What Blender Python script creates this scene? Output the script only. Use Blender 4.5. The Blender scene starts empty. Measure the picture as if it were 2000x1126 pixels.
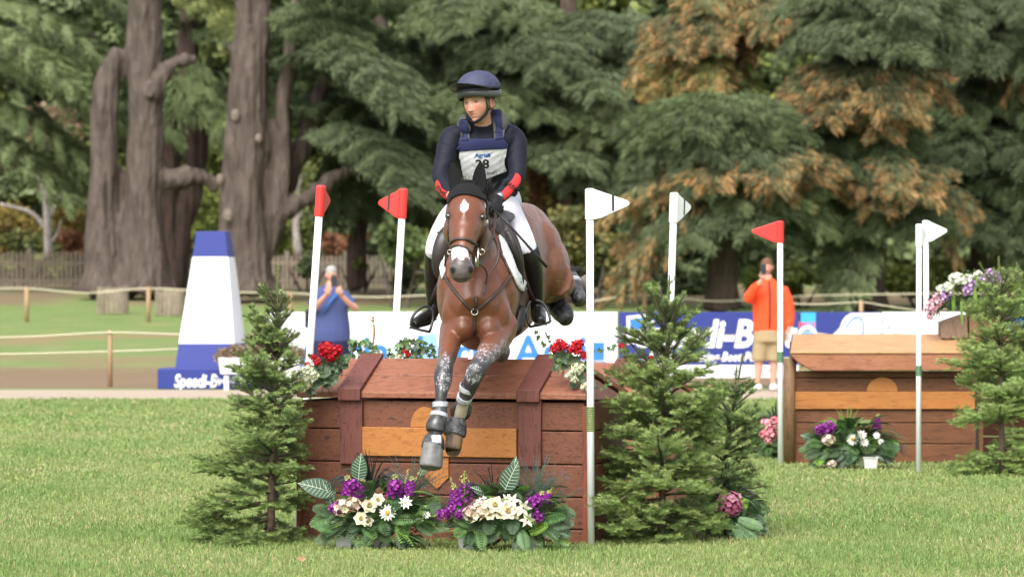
import bpy, bmesh, math, random
import numpy as np
from mathutils import Vector, Matrix, noise
from mathutils.bvhtree import BVHTree
R = math.radians
random.seed(7); RNG = np.random.default_rng(11)
SC = bpy.context.scene
COL = SC.collection
# ---------------------------------------------------------------- camera, sky, sun, exposure
FPX, EYE, HORIZON = 8000.0, 1.47, 550.0        # focal length in pixels of the 2000 px photograph, eye height, horizon row
cam_data = bpy.data.cameras.new('camera'); cam = bpy.data.objects.new('camera', cam_data); COL.objects.link(cam)
cam.location = (0, 0, EYE); cam.rotation_euler = (R(90), 0, 0)
cam_data.sensor_width = 36; cam_data.lens = 36*FPX/2000; cam_data.shift_y = -(563-HORIZON)/2000
cam_data.clip_start = .5; cam_data.clip_end = 2000
cam_data.dof.use_dof = True; cam_data.dof.focus_distance = 22.9; cam_data.dof.aperture_fstop = 5.2
SC.camera = cam
SUN_EL, SUN_AZ = R(50), R(200)                 # high soft sun from behind the camera, a little to the left
w = bpy.data.worlds.new('World'); SC.world = w; w.use_nodes = True
nt = w.node_tree; bg = nt.nodes['Background']; sky = nt.nodes.new('ShaderNodeTexSky'); sky.sky_type = 'NISHITA'
sky.sun_disc = False; sky.sun_elevation = SUN_EL; sky.sun_rotation = SUN_AZ; sky.air_density = 1.0; sky.dust_density = 5.0; sky.ozone_density = .6
hs = nt.nodes.new('ShaderNodeHueSaturation'); hs.inputs['Saturation'].default_value = .35
nt.links.new(sky.outputs[0], hs.inputs['Color']); nt.links.new(hs.outputs[0], bg.inputs[0]); bg.inputs[1].default_value = .15
sd = bpy.data.lights.new('sun', 'SUN'); sd.energy = .95; sd.angle = R(45); sd.color = (1, .96, .9)
sun = bpy.data.objects.new('sun', sd); COL.objects.link(sun)
_d = Vector((math.sin(SUN_AZ)*math.cos(SUN_EL), math.cos(SUN_AZ)*math.cos(SUN_EL), math.sin(SUN_EL)))
sun.rotation_euler = _d.to_track_quat('Z', 'Y').to_euler(); sun.location = (0, 0, 60)
SC.view_settings.view_transform = 'Standard'; SC.view_settings.look = 'None'
SC.view_settings.exposure = 1.15; SC.view_settings.gamma = 1
SC.render.film_transparent = False
SC.cycles.max_bounces = 8; SC.cycles.diffuse_bounces = 4; SC.cycles.transparent_max_bounces = 6

def P(px, py, Y):                              # a measured point of the photograph at a known distance
    return Vector(((px-1000)/FPX*Y, Y, EYE-(py-HORIZON)/FPX*Y))
def pix(v): return (1000+v[0]/v[1]*FPX, HORIZON-(v[2]-EYE)/v[1]*FPX)
def smooth01(t): t = min(1, max(0, t)); return t*t*(3-2*t)
_TY = [0, 57, 80, 110, 118, 128, 138, 200, 400, 900]; _TZ = [0, 0, .05, .30, .58, .95, 1.26, 1.6, 5, 14]
def gz(x, y): return float(np.interp(y, _TY, _TZ))

# ---------------------------------------------------------------- materials
def mat(name, col=(.5, .5, .5), rough=.6, spec=.5, metal=0, attr=None, noise=None, bump=None, sheen=0, coat=0, stretch=(1, 1, 1), trans=0, space='Object', bump2=None, mud=None):
    """noise = (scale, amount, second colour) ; bump = (scale, strength, detail)"""
    m = bpy.data.materials.new(name); m.use_nodes = True
    nt = m.node_tree; b = nt.nodes['Principled BSDF']; L = nt.links.new
    b.inputs['Roughness'].default_value = rough; b.inputs['Metallic'].default_value = metal
    b.inputs['Specular IOR Level'].default_value = spec
    if sheen: b.inputs['Sheen Weight'].default_value = sheen
    if coat: b.inputs['Coat Weight'].default_value = coat; b.inputs['Coat Roughness'].default_value = .2
    b.inputs['Base Color'].default_value = (*col, 1)
    src = None
    if attr:
        a = nt.nodes.new('ShaderNodeAttribute'); a.attribute_name = attr; src = a.outputs['Color']
    tc = nt.nodes.new('ShaderNodeTexCoord'); mp = nt.nodes.new('ShaderNodeMapping'); mp.inputs['Scale'].default_value = stretch
    L(tc.outputs[space], mp.inputs[0])
    if noise:
        n = nt.nodes.new('ShaderNodeTexNoise'); n.inputs['Scale'].default_value = noise[0]; n.inputs['Detail'].default_value = 6
        L(mp.outputs[0], n.inputs['Vector'])
        r = nt.nodes.new('ShaderNodeMapRange'); r.inputs[1].default_value = .35; r.inputs[2].default_value = .65; r.inputs[4].default_value = noise[1]
        L(n.outputs[0], r.inputs[0])
        mx = nt.nodes.new('ShaderNodeMix'); mx.data_type = 'RGBA'; L(r.outputs[0], mx.inputs[0])
        mx.inputs[6].default_value = (*col, 1); mx.inputs[7].default_value = (*noise[2], 1)
        if src: L(src, mx.inputs[6])
        src = mx.outputs[2]
    if mud:                                         # spatters where the 'Mud' attribute is high: (scale, colour)
        a = nt.nodes.new('ShaderNodeAttribute'); a.attribute_name = 'Mud'; tot = None
        for sc_, am in ((mud[0], .75), (mud[0]*.22, .45)):
            n = nt.nodes.new('ShaderNodeTexNoise'); n.inputs['Scale'].default_value = sc_; n.inputs['Detail'].default_value = 5; n.inputs['Roughness'].default_value = .7; L(mp.outputs[0], n.inputs['Vector'])
            k = nt.nodes.new('ShaderNodeMath'); k.operation = 'MULTIPLY'; k.inputs[1].default_value = am; L(n.outputs[0], k.inputs[0])
            if tot is None: tot = k.outputs[0]
            else: q = nt.nodes.new('ShaderNodeMath'); L(tot, q.inputs[0]); L(k.outputs[0], q.inputs[1]); tot = q.outputs[0]
        q = nt.nodes.new('ShaderNodeMath'); L(tot, q.inputs[0]); k = nt.nodes.new('ShaderNodeMath'); k.operation = 'MULTIPLY'; k.inputs[1].default_value = .34; L(a.outputs['Fac'], k.inputs[0]); L(k.outputs[0], q.inputs[1])
        r = nt.nodes.new('ShaderNodeMapRange'); r.interpolation_type = 'SMOOTHSTEP'; r.inputs[1].default_value = .90; r.inputs[2].default_value = 1.10; L(q.outputs[0], r.inputs[0])
        mx = nt.nodes.new('ShaderNodeMix'); mx.data_type = 'RGBA'; L(r.outputs[0], mx.inputs[0]); mx.inputs[7].default_value = (*mud[1], 1)
        if src: L(src, mx.inputs[6])
        else: mx.inputs[6].default_value = (*col, 1)
        src = mx.outputs[2]
    if src: L(src, b.inputs['Base Color'])
    if bump:
        n = nt.nodes.new('ShaderNodeTexNoise'); n.inputs['Scale'].default_value = bump[0]; n.inputs['Detail'].default_value = 5
        L(mp.outputs[0], n.inputs['Vector'])
        bp = nt.nodes.new('ShaderNodeBump'); bp.inputs['Strength'].default_value = bump[1]; bp.inputs['Distance'].default_value = bump[2]
        L(n.outputs[0], bp.inputs['Height']); L(bp.outputs[0], b.inputs['Normal'])
        if bump2:
            n = nt.nodes.new('ShaderNodeTexNoise'); n.inputs['Scale'].default_value = bump2[0]; n.inputs['Detail'].default_value = 2; n.inputs['Distortion'].default_value = bump2[3] if len(bump2) > 3 else 0
            L(mp.outputs[0], n.inputs['Vector']); b2 = nt.nodes.new('ShaderNodeBump'); b2.inputs['Strength'].default_value = bump2[1]; b2.inputs['Distance'].default_value = bump2[2]; L(n.outputs[0], b2.inputs['Height']); L(b2.outputs[0], bp.inputs['Normal'])
    if trans:
        t = nt.nodes.new('ShaderNodeBsdfTranslucent'); ms = nt.nodes.new('ShaderNodeMixShader'); ms.inputs[0].default_value = trans
        t.inputs[0].default_value = (*col, 1)
        if src: L(src, t.inputs[0])
        L(b.outputs[0], ms.inputs[1]); L(t.outputs[0], ms.inputs[2]); L(ms.outputs[0], nt.nodes['Material Output'].inputs[0])
    return m

# ---------------------------------------------------------------- objects
def link(name, me, m=None, parent=None, smooth=True):
    if m is not None:
        for k in (m if isinstance(m, (list, tuple)) else [m]): me.materials.append(k)
    o = bpy.data.objects.new(name, me); COL.objects.link(o)
    if parent is not None:
        o.parent = parent
        o.matrix_parent_inverse = Matrix.Translation(-parent.location) if parent.type == 'EMPTY' and parent.parent is None else Matrix.Identity(4)
    if smooth and len(me.polygons):
        me.polygons.foreach_set('use_smooth', np.ones(len(me.polygons), bool))
    return o
def tag(o, label=None, cat=None, group=None, kind=None):
    if label: o['label'] = label
    if cat: o['category'] = cat
    if group: o['group'] = group
    if kind: o['kind'] = kind
    return o
def thing(name, loc, label, cat, group=None):
    o = bpy.data.objects.new(name, None); COL.objects.link(o); o.location = loc; o.empty_display_size = .1
    return tag(o, label, cat, group)
def bevel(o, w=.004, seg=2):
    b = o.modifiers.new('bevel', 'BEVEL'); b.width = w; b.segments = seg; b.limit_method = 'ANGLE'; b.angle_limit = R(35); return o
def fast_mesh(name, V, F, C=None):             # numpy arrays: V (n,3), F (m,k) all faces with k corners, C (n,3) colours
    me = bpy.data.meshes.new(name); V = np.asarray(V, np.float32); F = np.asarray(F, np.int32); k = F.shape[1]
    me.vertices.add(len(V)); me.vertices.foreach_set('co', V.ravel())
    me.loops.add(F.size); me.loops.foreach_set('vertex_index', F.ravel())
    me.polygons.add(len(F)); me.polygons.foreach_set('loop_start', np.arange(0, F.size, k, dtype=np.int32))
    me.polygons.foreach_set('loop_total', np.full(len(F), k, np.int32))
    if C is not None:
        a = me.attributes.new('Col', 'FLOAT_COLOR', 'POINT'); a.data.foreach_set('color', np.c_[np.asarray(C, np.float32), np.ones(len(V), np.float32)].ravel())
    me.update(calc_edges=True); me.validate(); return me

class MB:
    def __init__(s): s.v = []; s.f = []; s.m = []; s.c = []
    def add(s, vs, fs, mi=0, col=None):
        n = len(s.v); s.v += [Vector(v) for v in vs]; s.f += [[i+n for i in f] for f in fs]; s.m += [mi]*len(fs); s.c += [col or (1, 1, 1)]*len(vs); return s
    def box(s, c, size, rot=None, mi=0, col=None, taper=1):
        x, y, z = [k/2 for k in size]; M = rot or Matrix.Identity(3); c = Vector(c)
        vs = [c+M@Vector((a*x*(taper if d > 0 else 1), b*y*(taper if d > 0 else 1), d*z)) for d in (-1, 1) for b in (-1, 1) for a in (-1, 1)]
        return s.add(vs, [(0, 2, 3, 1), (4, 5, 7, 6), (0, 1, 5, 4), (2, 6, 7, 3), (0, 4, 6, 2), (1, 3, 7, 5)], mi, col)
    def prism(s, poly, d, mi=0, col=None):       # poly = 3D outline, d = extrusion vector
        n = len(poly); d = Vector(d); vs = [Vector(p) for p in poly]; vs += [p+d for p in vs]
        fs = [list(range(n))[::-1], list(range(n, 2*n))]+[(i, (i+1) % n, (i+1) % n+n, i+n) for i in range(n)]
        return s.add(vs, fs, mi, col)
    def rings(s, rings, cap=True, mi=0, col=None, closed=True):
        n = len(rings[0]); vs = [p for r in rings for p in r]; fs = []
        for j in range(len(rings)-1):
            for i in range(n if closed else n-1):
                a, b = j*n+i, j*n+(i+1) % n; fs.append((a, b, b+n, a+n))
        if cap: fs.append(list(range(n))[::-1]); fs.append([len(vs)-n+i for i in range(n)])
        return s.add(vs, fs, mi, col)
    def tube(s, pts, rad, n=8, cap=True, mi=0, col=None, up=None, flat=1.0, closed=False):
        """rad: number, list, or list of (rx, ry); rx is sideways, ry along 'up'"""
        pts = [Vector(p) for p in pts]; K = len(pts); rr = rad if isinstance(rad, (list, tuple)) else [rad]*K
        out = []; prev = None
        for i, p in enumerate(pts):
            t = (pts[min(i+1, K-1)]-pts[max(i-1, 0)])
            if closed: t = pts[(i+1) % K]-pts[(i-1) % K]
            t = t.normalized() if t.length > 1e-9 else Vector((0, 0, 1))
            ref = Vector(up) if up is not None else (prev if prev is not None else (Vector((0, 0, 1)) if abs(t.z) < .9 else Vector((0, 1, 0))))
            a = ref-t*ref.dot(t)
            if a.length < 1e-6: a = Vector((1, 0, 0))-t*t.x
            a.normalize(); b = t.cross(a); prev = a
            r = rr[i]; rx, ry = r if isinstance(r, (list, tuple)) else (r, r*flat)
            out.append([p+b*rx*math.cos(q)+a*ry*math.sin(q) for q in [2*math.pi*k/n for k in range(n)]])
        if closed: out.append(out[0]); cap = False
        return s.rings(out, cap, mi, col)
    def ball(s, c, r, n=12, m=8, rot=None, mi=0, col=None):
        r = r if isinstance(r, (list, tuple)) else (r, r, r); M = rot or Matrix.Identity(3); c = Vector(c); vs = [c+M@Vector((0, 0, -r[2]))]
        for j in range(1, m):
            th = math.pi*j/m
            for i in range(n):
                ph = 2*math.pi*i/n; vs.append(c+M@Vector((r[0]*math.sin(th)*math.cos(ph), r[1]*math.sin(th)*math.sin(ph), -r[2]*math.cos(th))))
        vs.append(c+M@Vector((0, 0, r[2]))); fs = []; T = len(vs)-1
        for i in range(n):
            fs.append((0, 1+(i+1) % n, 1+i)); fs.append((T, 1+(m-2)*n+i, 1+(m-2)*n+(i+1) % n))
            for j in range(m-2):
                a = 1+j*n+i; b = 1+j*n+(i+1) % n; fs.append((a, b, b+n, a+n))
        return s.add(vs, fs, mi, col)
    def mesh(s, name):
        me = bpy.data.meshes.new(name); me.from_pydata([tuple(v) for v in s.v], [], s.f)
        if any(s.m): me.polygons.foreach_set('material_index', s.m)
        if any(c != (1, 1, 1) for c in s.c):
            a = me.attributes.new('Col', 'FLOAT_COLOR', 'POINT'); a.data.foreach_set('color', [x for c in s.c for x in (*c, 1)])
        bm = bmesh.new(); bm.from_mesh(me); bmesh.ops.recalc_face_normals(bm, faces=bm.faces); bm.to_mesh(me); bm.free(); return me
    def build(s, name, m=None, parent=None, smooth=False): return link(name, s.mesh(name), m, parent, smooth)

def cr(pts, n=6):                              # Catmull-Rom through the points (vectors or tuples of any length)
    A = [np.array(list(p), float) for p in pts]; A = [2*A[0]-A[1]]+A+[2*A[-1]-A[-2]]; out = []
    for i in range(1, len(A)-2):
        for k in range(n):
            t = k/n; p0, p1, p2, p3 = A[i-1:i+3]
            out.append(.5*((2*p1)+(-p0+p2)*t+(2*p0-5*p1+4*p2-p3)*t*t+(-p0+3*p1-3*p2+p3)*t**3))
    out.append(A[-2]); return out
def stube(mb, pts, n=12, sub=5, up=None, **k):  # smooth tube, points (x,y,z,rx[,ry])
    q = cr([(*p[0], *(p[1] if isinstance(p[1], (list, tuple)) else (p[1], p[1]))) for p in pts], sub)
    mb.tube([a[:3] for a in q], [(max(a[3], .001), max(a[4], .001)) for a in q], n, up=up, **k); return mb
def fuse(mb, voxel, smooth_it=6, fac=.5, name='body'):
    me = mb.mesh(name); o = bpy.data.objects.new('tmp', me); COL.objects.link(o)
    r = o.modifiers.new('r', 'REMESH'); r.mode = 'VOXEL'; r.voxel_size = voxel; r.use_smooth_shade = True
    if smooth_it: s = o.modifiers.new('s', 'SMOOTH'); s.factor = fac; s.iterations = smooth_it
    dg = bpy.context.evaluated_depsgraph_get(); dg.update(); out = bpy.data.meshes.new_from_object(o.evaluated_get(dg))
    out.name = name; bpy.data.objects.remove(o); bpy.data.meshes.remove(me); return out
def paint(me, fn):                             # fn(co, normal) -> colour
    a = me.attributes.new('Col', 'FLOAT_COLOR', 'POINT'); n = len(me.vertices)
    c = np.ones((n, 4), np.float32)
    for i, v in enumerate(me.vertices): c[i, :3] = fn(v.co, v.normal)
    a.data.foreach_set('color', c.ravel())
def text_mesh(body, size, depth=.002, bold=0, shear=0, sx=1, align='CENTER'):
    cu = bpy.data.curves.new('t', 'FONT'); cu.body = body; cu.size = size; cu.offset = bold; cu.shear = shear; cu.extrude = depth
    cu.align_x = align; cu.align_y = 'CENTER'; cu.resolution_u = 3
    o = bpy.data.objects.new('t', cu); COL.objects.link(o); dg = bpy.context.evaluated_depsgraph_get(); dg.update()
    me = bpy.data.meshes.new_from_object(o.evaluated_get(dg)); bpy.data.objects.remove(o)
    me.materials.clear()
    for v in me.vertices: v.co.x *= sx
    return me
def text(name, body, loc, size, m, parent, rotz=0, **k):   # upright lettering facing the camera side (-Y)
    me = text_mesh(body, size, **k); M = Matrix.Translation(loc) @ Matrix.Rotation(rotz, 4, 'Z') @ Matrix.Rotation(R(90), 4, 'X')
    me.transform(M); return link(name, me, m, parent, False)
# ================================================================ ground
def ground_material():
    m = bpy.data.materials.new('lawn'); m.use_nodes = True; nt = m.node_tree; b = nt.nodes['Principled BSDF']; L = nt.links.new
    b.inputs['Roughness'].default_value = .9; b.inputs['Specular IOR Level'].default_value = .2
    g = nt.nodes.new('ShaderNodeNewGeometry')
    def noise(scale, stretch=(1, 1, 1), det=5):
        mp = nt.nodes.new('ShaderNodeMapping'); mp.inputs['Scale'].default_value = stretch; L(g.outputs['Position'], mp.inputs[0])
        n = nt.nodes.new('ShaderNodeTexNoise'); n.inputs['Scale'].default_value = scale; n.inputs['Detail'].default_value = det; L(mp.outputs[0], n.inputs[0]); return n.outputs[0]
    def ramp(v, stops):
        r = nt.nodes.new('ShaderNodeValToRGB'); e = r.color_ramp.elements
        while len(e) < len(stops): e.new(.5)
        for k, (p, c) in enumerate(stops): e[k].position = p; e[k].color = (*c, 1)
        L(v, r.inputs[0]); return r.outputs[0]
    a = ramp(noise(.9, (1, .4, 1)), [(.3, (.20, .21, .09)), (.45, (.15, .205, .07)), (.6, (.135, .195, .06)), (.75, (.125, .17, .058))])
    f = ramp(noise(14), [(.3, (.75, .75, .75)), (.7, (1.2, 1.2, 1.1))])
    mx = nt.nodes.new('ShaderNodeMix'); mx.data_type = 'RGBA'; mx.blend_type = 'MULTIPLY'; mx.inputs[0].default_value = 1; L(a, mx.inputs[6]); L(f, mx.inputs[7])
    sx = nt.nodes.new('ShaderNodeSeparateXYZ'); L(g.outputs['Position'], sx.inputs[0])
    def rng(v, a0, a1, o0=0, o1=1):
        r = nt.nodes.new('ShaderNodeMapRange'); r.interpolation_type = 'SMOOTHSTEP'; r.inputs[1].default_value = a0; r.inputs[2].default_value = a1; r.inputs[3].default_value = o0; r.inputs[4].default_value = o1; L(v, r.inputs[0]); return r.outputs[0]
    def mul(p, q, op='MULTIPLY'):
        n = nt.nodes.new('ShaderNodeMath'); n.operation = op; n.use_clamp = True
        for k, z_ in enumerate((p, q)):
            if isinstance(z_, (int, float)): n.inputs[k].default_value = z_
            else: L(z_, n.inputs[k])
        return n.outputs[0]
    col = mx.outputs[2]
    def zone(col, y0, y1, c, sc, lo, hi, soft=2.0, xf=None):       # a worn or littered stretch of turf with a ragged edge
        k = mul(rng(sx.outputs[1], y0-soft, y0+soft), rng(sx.outputs[1], y1-soft*2, y1+soft*2, 1, 0)); k = mul(k, rng(noise(sc, (1, .3, 1)), lo, hi))
        if xf: k = mul(k, rng(sx.outputs[0], *xf))
        q = nt.nodes.new('ShaderNodeMix'); q.data_type = 'RGBA'; L(k, q.inputs[0]); L(col, q.inputs[6]); q.inputs[7].default_value = (*c, 1); return q.outputs[2]
    col = zone(col, 57.3, 69, (.175, .120, .070), .9, .1, .5, .6, (-.8, 1.2, 1, 0)); col = zone(col, 56.6, 62, (.18, .125, .075), 1.2, .1, .45, .4)
    col = zone(col, 68, 80, (.19, .155, .075), .5, .36, .58); col = zone(col, 88, 100, (.21, .16, .08), .3, .42, .55, 3); col = zone(col, 123, 200, (.17, .13, .075), .35, .3, .55, 2)
    L(col, b.inputs['Base Color']); return m
M_LAWN = ground_material()
def sheet(name, ys, xfun, dz, m, nx=2, wob=0):
    V = []; F = []
    for j, y in enumerate(ys):
        x0, x1 = xfun(y)
        for i in range(nx+1):
            yy = y+(wob*math.sin(i*1.7+j*3.1) if 0 < j < len(ys)-1 or wob else 0)
            V.append((x0+(x1-x0)*i/nx, yy, gz(0, yy)+dz))
    n = nx+1
    for j in range(len(ys)-1):
        for i in range(nx): F.append((j*n+i, j*n+i+1, (j+1)*n+i+1, (j+1)*n+i))
    return link(name, fast_mesh(name, V, F), m)
ys = [-30, 0, 20, 40, 57, 65, 80, 90, 100, 110, 114, 118, 123, 128, 133, 138, 160, 200, 300, 400, 900]
tag(sheet('ground', ys, lambda y: (-400, 400), 0, M_LAWN, 8), kind='structure')
M_PATH = mat('path_grit', (.50, .41, .31), .95, .2, noise=(6, .6, (.40, .33, .25)), bump=(60, .4, .02), space='Generated')
p = sheet('path', [51.2, 53.0, 55.6], lambda y: (-60, 60), .006, mat('path_grit', (.37, .305, .235), .95, .2, noise=(2.5, .6, (.30, .245, .19))), 40, .0); tag(p, kind='structure')

M_GRASS = mat('grass_blade', (.15, .22, .05), .65, .3, attr='Col', trans=.25)
def grass(name, y0, y1, density, h, wd, mask=None):
    mid = (y0+y1)/2; area = 0
    N = int(density*(y1-y0)*(.33*mid))
    y = y0+(y1-y0)*RNG.random(N); x = (RNG.random(N)-.5)*.33*y
    # tufts: pull a share of blades towards clump centres
    k = RNG.random(N) < .45; cx = np.round(x/.13+.35*np.sin(y*9))*.13; cy = np.round(y/.19+.3*np.sin(x*11))*.19
    x = np.where(k, x+(cx-x)*.45, x); y = np.where(k, y+(cy-y)*.45, y)
    if mask is not None: keep = mask(x, y); x = x[keep]; y = y[keep]; N = len(x)
    pn = np.sin(x*1.3+1.7*np.sin(y*.55))*np.cos(y*.9+.8*np.sin(x*2.1))+.5*np.sin(x*4.1+y*2.3+np.sin(y*3)); pn2 = np.sin(x*.7+y*1.9)+np.sin(x*2.9-y*.6)
    hh = h*(.5+.9*RNG.random(N))*(1+.22*pn); a = RNG.random(N)*2*np.pi; lean = hh*(.15+.75*RNG.random(N)); wv = wd*(.7+.6*RNG.random(N))
    dx, dy = np.cos(a), np.sin(a); b = RNG.random(N)*np.pi; sx, sy = np.cos(b)*wv/2, np.sin(b)*wv/2; z = np.interp(y, _TY, _TZ)
    V = np.empty((N, 5, 3)); V[:, 0] = np.c_[x-sx, y-sy, z]; V[:, 1] = np.c_[x+sx, y+sy, z]
    mx, my, mz = x+dx*lean*.35, y+dy*lean*.35, z+hh*.62
    V[:, 2] = np.c_[mx+sx*.8, my+sy*.8, mz]; V[:, 3] = np.c_[mx-sx*.8, my-sy*.8, mz]; V[:, 4] = np.c_[x+dx*lean, y+dy*lean, z+hh*(.95-.25*(lean/hh))]
    base = np.arange(N)[:, None]*5
    F = np.concatenate([base+np.array([[0, 1, 2]]), base+np.array([[0, 2, 3]]), base+np.array([[3, 2, 4]])])
    t = np.clip(.5+.42*pn+.25*(RNG.random(N)-.5), 0, 1)[:, None]; dry = (RNG.random(N) < (.07+.10*np.clip(pn2, 0, 2)))[:, None]
    c = (1-t)*np.array([.265, .325, .11])+t*np.array([.18, .28, .08]); c = np.where(dry, np.array([.46, .39, .21]), c)*(.82+.36*RNG.random((N, 1)))
    o = link(name, fast_mesh(name, V.reshape(-1, 3), F, np.repeat(c, 5, 0)), M_GRASS, smooth=False); return tag(o, 'short green lawn grass of the course, patchy with dry blades', 'grass', kind='stuff')
grass('grass', 19.6, 24.2, 4000, .029, .0036)
grass('grass', 24.2, 30, 2300, .028, .005)
grass('grass', 30, 40, 1050, .029, .008)
grass('grass', 40, 51.3, 520, .032, .012)

# ================================================================ bark, cedars
M_BARK = mat('cedar_bark', (.125, .100, .084), .95, .2, noise=(5, .95, (.075, .057, .047)), bump=(7, 1.0, .22), stretch=(1.0, 1.0, .22))
M_BARK_RED = mat('fir_bark', (.10, .07, .055), .95, .2, noise=(9, .8, (.05, .04, .035)), bump=(9, .9, .1), stretch=(1, 1, .2))
M_KNOT = mat('pale_wood_scar', (.21, .17, .14), .9, .2, noise=(8, .8, (.10, .08, .065)), bump=(10, .8, .05))
M_BIRCH = mat('birch_bark', (.5, .46, .42), .8, .3, noise=(6, .7, (.2, .17, .15)), stretch=(1, 1, 3))
M_NEEDLE = mat('conifer_spray', (.08, .12, .07), .7, .3, attr='Col', trans=.2)
G_DK = np.array([.064, .088, .040]); G_MD = np.array([.132, .178, .072]); G_LT = np.array([.24, .30, .13]); G_OR = np.array([.44, .25, .10]); G_YL = np.array([.29, .30, .09]); G_BL = np.array([.155, .192, .098])
class Sprays:                                   # many needle clumps gathered into one crown mesh
    def __init__(s): s.V = []; s.C = []
    def limb(s, a, b, W, n, cols, droop=.25, sag=.15, size=(.30, .045), thick=.18, tip=None, seed=0, fan=.9):
        a = np.array(a, float); b = np.array(b, float); d = b-a; Ln = np.linalg.norm(d); side = np.cross(d, [0, 0, 1]); side /= np.linalg.norm(side)+1e-9; dn = d/Ln
        t = RNG.random(n)**.75; u = RNG.uniform(-1, 1, n)
        nb = max(4, int(Ln/.55)); tb = np.round(t*nb)/nb; tt = np.where(RNG.random(n) < .82, tb+RNG.normal(0, .012, n)+np.abs(u)*.16, t)   # side branchlets swept forward
        w_ = W*(.25+.75*np.sin(np.pi*np.clip(t, .03, .93)))*(1+.25*np.sin(tb*47+np.sign(u)*2+seed))
        p = a+np.outer(tt, d)+np.outer(u*w_, side); r = np.abs(u)
        p[:, 2] += Ln*sag*(1-(2*t-1)**2)-droop*Ln*t**2-.5*W*r**1.6*.34+RNG.normal(0, thick*.35, n)-np.abs(RNG.normal(0, thick*.4, n))
        dr = np.outer(np.sign(u)*fan*(.3+r), side)+dn+np.c_[np.zeros(n), np.zeros(n), -.16-.35*r-.42*t]+RNG.normal(0, .38, (n, 3)); dr /= np.linalg.norm(dr, axis=1)[:, None]
        s._emit(p, dr, size, n, cols, np.clip(.55*r+.65*t+RNG.normal(0, .16, n), 0, 1.2), tip)
    def _emit(s, p, dr, size, n, cols, outer, tip):
        L_ = size[0]*(.5+RNG.random(n)); w_ = size[1]*(.6+.8*RNG.random(n)); q = np.cross(dr, RNG.normal(0, 1, (n, 3))*np.array([.6, .6, 1.2])); q /= np.linalg.norm(q, axis=1)[:, None]+1e-9
        A = p+q*w_[:, None]*.5; B = p-q*w_[:, None]*.5; m = p+dr*L_[:, None]*.55; C = m+q*w_[:, None]*.8; D = m-q*w_[:, None]*.8; E = p+dr*L_[:, None]
        s.V.append(np.stack([A, B, D, C, E], 1).reshape(-1, 3))
        k = RNG.random(n)[:, None]; c = cols[0]*(1-k)+cols[1]*k
        if tip is not None: f = np.clip((outer-.54)*2.6, 0, 1)[:, None]*(RNG.random((n, 1)) < .55); c = c*(1-f)+tip*(.75+.5*RNG.random((n, 1)))*f
        c = c*(.75+.5*RNG.random((n, 1))); s.C.append(np.repeat(c, 5, 0))
    def blob(s, c, r, n, cols, size=(.18, .1), tip=None, droop=-.2):   # leafy clump spread through a volume
        v = RNG.normal(0, 1, (n, 3)); v /= np.linalg.norm(v, axis=1)[:, None]; rad = RNG.random(n)**.45; p = np.array(c)+v*rad[:, None]*np.array(r)
        p += .22*np.array(r)*np.sin(p*np.array([2.1, 1.7, 2.7])*1.6+c[0])
        dr = v+RNG.normal(0, .6, (n, 3))+np.array([0, 0, droop]); dr /= np.linalg.norm(dr, axis=1)[:, None]
        s._emit(p, dr, size, n, cols, rad, tip)
    def build(s, parent, name='crown', m=None):
        V = np.concatenate(s.V); C = np.concatenate(s.C); N = len(V)//5; b = np.arange(N)[:, None]*5
        # quad plus tip as two tri-friendly faces: one quad with repeated layout kept uniform (triangles)
        F = np.concatenate([b+[[0, 1, 2]], b+[[0, 2, 3]], b+[[3, 2, 4]]])
        return link(name, fast_mesh(name, V, F, C), m or M_NEEDLE, parent, False)
def trunk_mesh(paths, n=14):
    mb = MB()
    for pts in paths: stube(mb, [(p[0], p[1]) for p in pts], n, 5)
    return mb
def rough(me, amp, sc):
    for v in me.vertices:
        c = v.co; v.co = c+v.normal*amp*(math.sin(c.x*sc*2.3+math.sin(c.z*.9*sc)+c.y*sc)+.6*math.sin(c.z*sc*.8+c.x*sc*5.1)+.5*math.sin(c.x*sc*9+c.y*7*sc))
def pt(px, py, Y, r): return (P(px, py, Y), r/FPX*Y)        # r in photo pixels
def cedar(label, Y, trunks, limbs, group='great cedars behind the course', cat='tree', bark=None, voxel=.09, name='cedar_tree', knots=()):
    b = trunks[0][0]; base = P(b[0], b[1], Y); base.z = gz(0, Y)
    t = thing(name, base, label, cat, group)
    mb = MB()
    for tr in trunks: stube(mb, [pt(q[0], q[1], Y+(q[3] if len(q) > 3 else 0), q[2]) for q in tr], 14, 5)
    me = fuse(mb, voxel, 2, .4, 'trunk'); rough(me, .055, 2.2); tr_ = link('trunk', me, bark or M_BARK, t)
    for kx, ky, kr, kd in knots: MB().ball(P(kx, ky, Y-kd), (kr/FPX*Y, .07, kr*1.35/FPX*Y), 14, 10).build('knot', M_KNOT, tr_, True)
    if limbs:
        s = Sprays()
        for l in limbs:
            (ax, ay, ay2), (bx, by, by2) = (l[0], l[1]); s.limb(P(ax, ay, Y+ay2), P(bx, by, Y+by2), l[2], l[3], l[4], *(l[5:] if len(l) > 5 else ()))
        s.build(t)
    return t
def L(a, b, W, n, cols, droop=.2, sag=.15, size=None, thick=.2, tip=None): return (a, b, W, int(n*2.7), cols, droop, sag, (.22, .0165), thick*.6, tip)
gd = (G_DK, G_MD); gk = (G_DK*.8, G_MD*.8); gm = (G_MD, G_BL); gl = (G_MD, G_LT); gb = (G_DK*1.2, G_BL); gy = (G_MD, G_YL)
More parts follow.
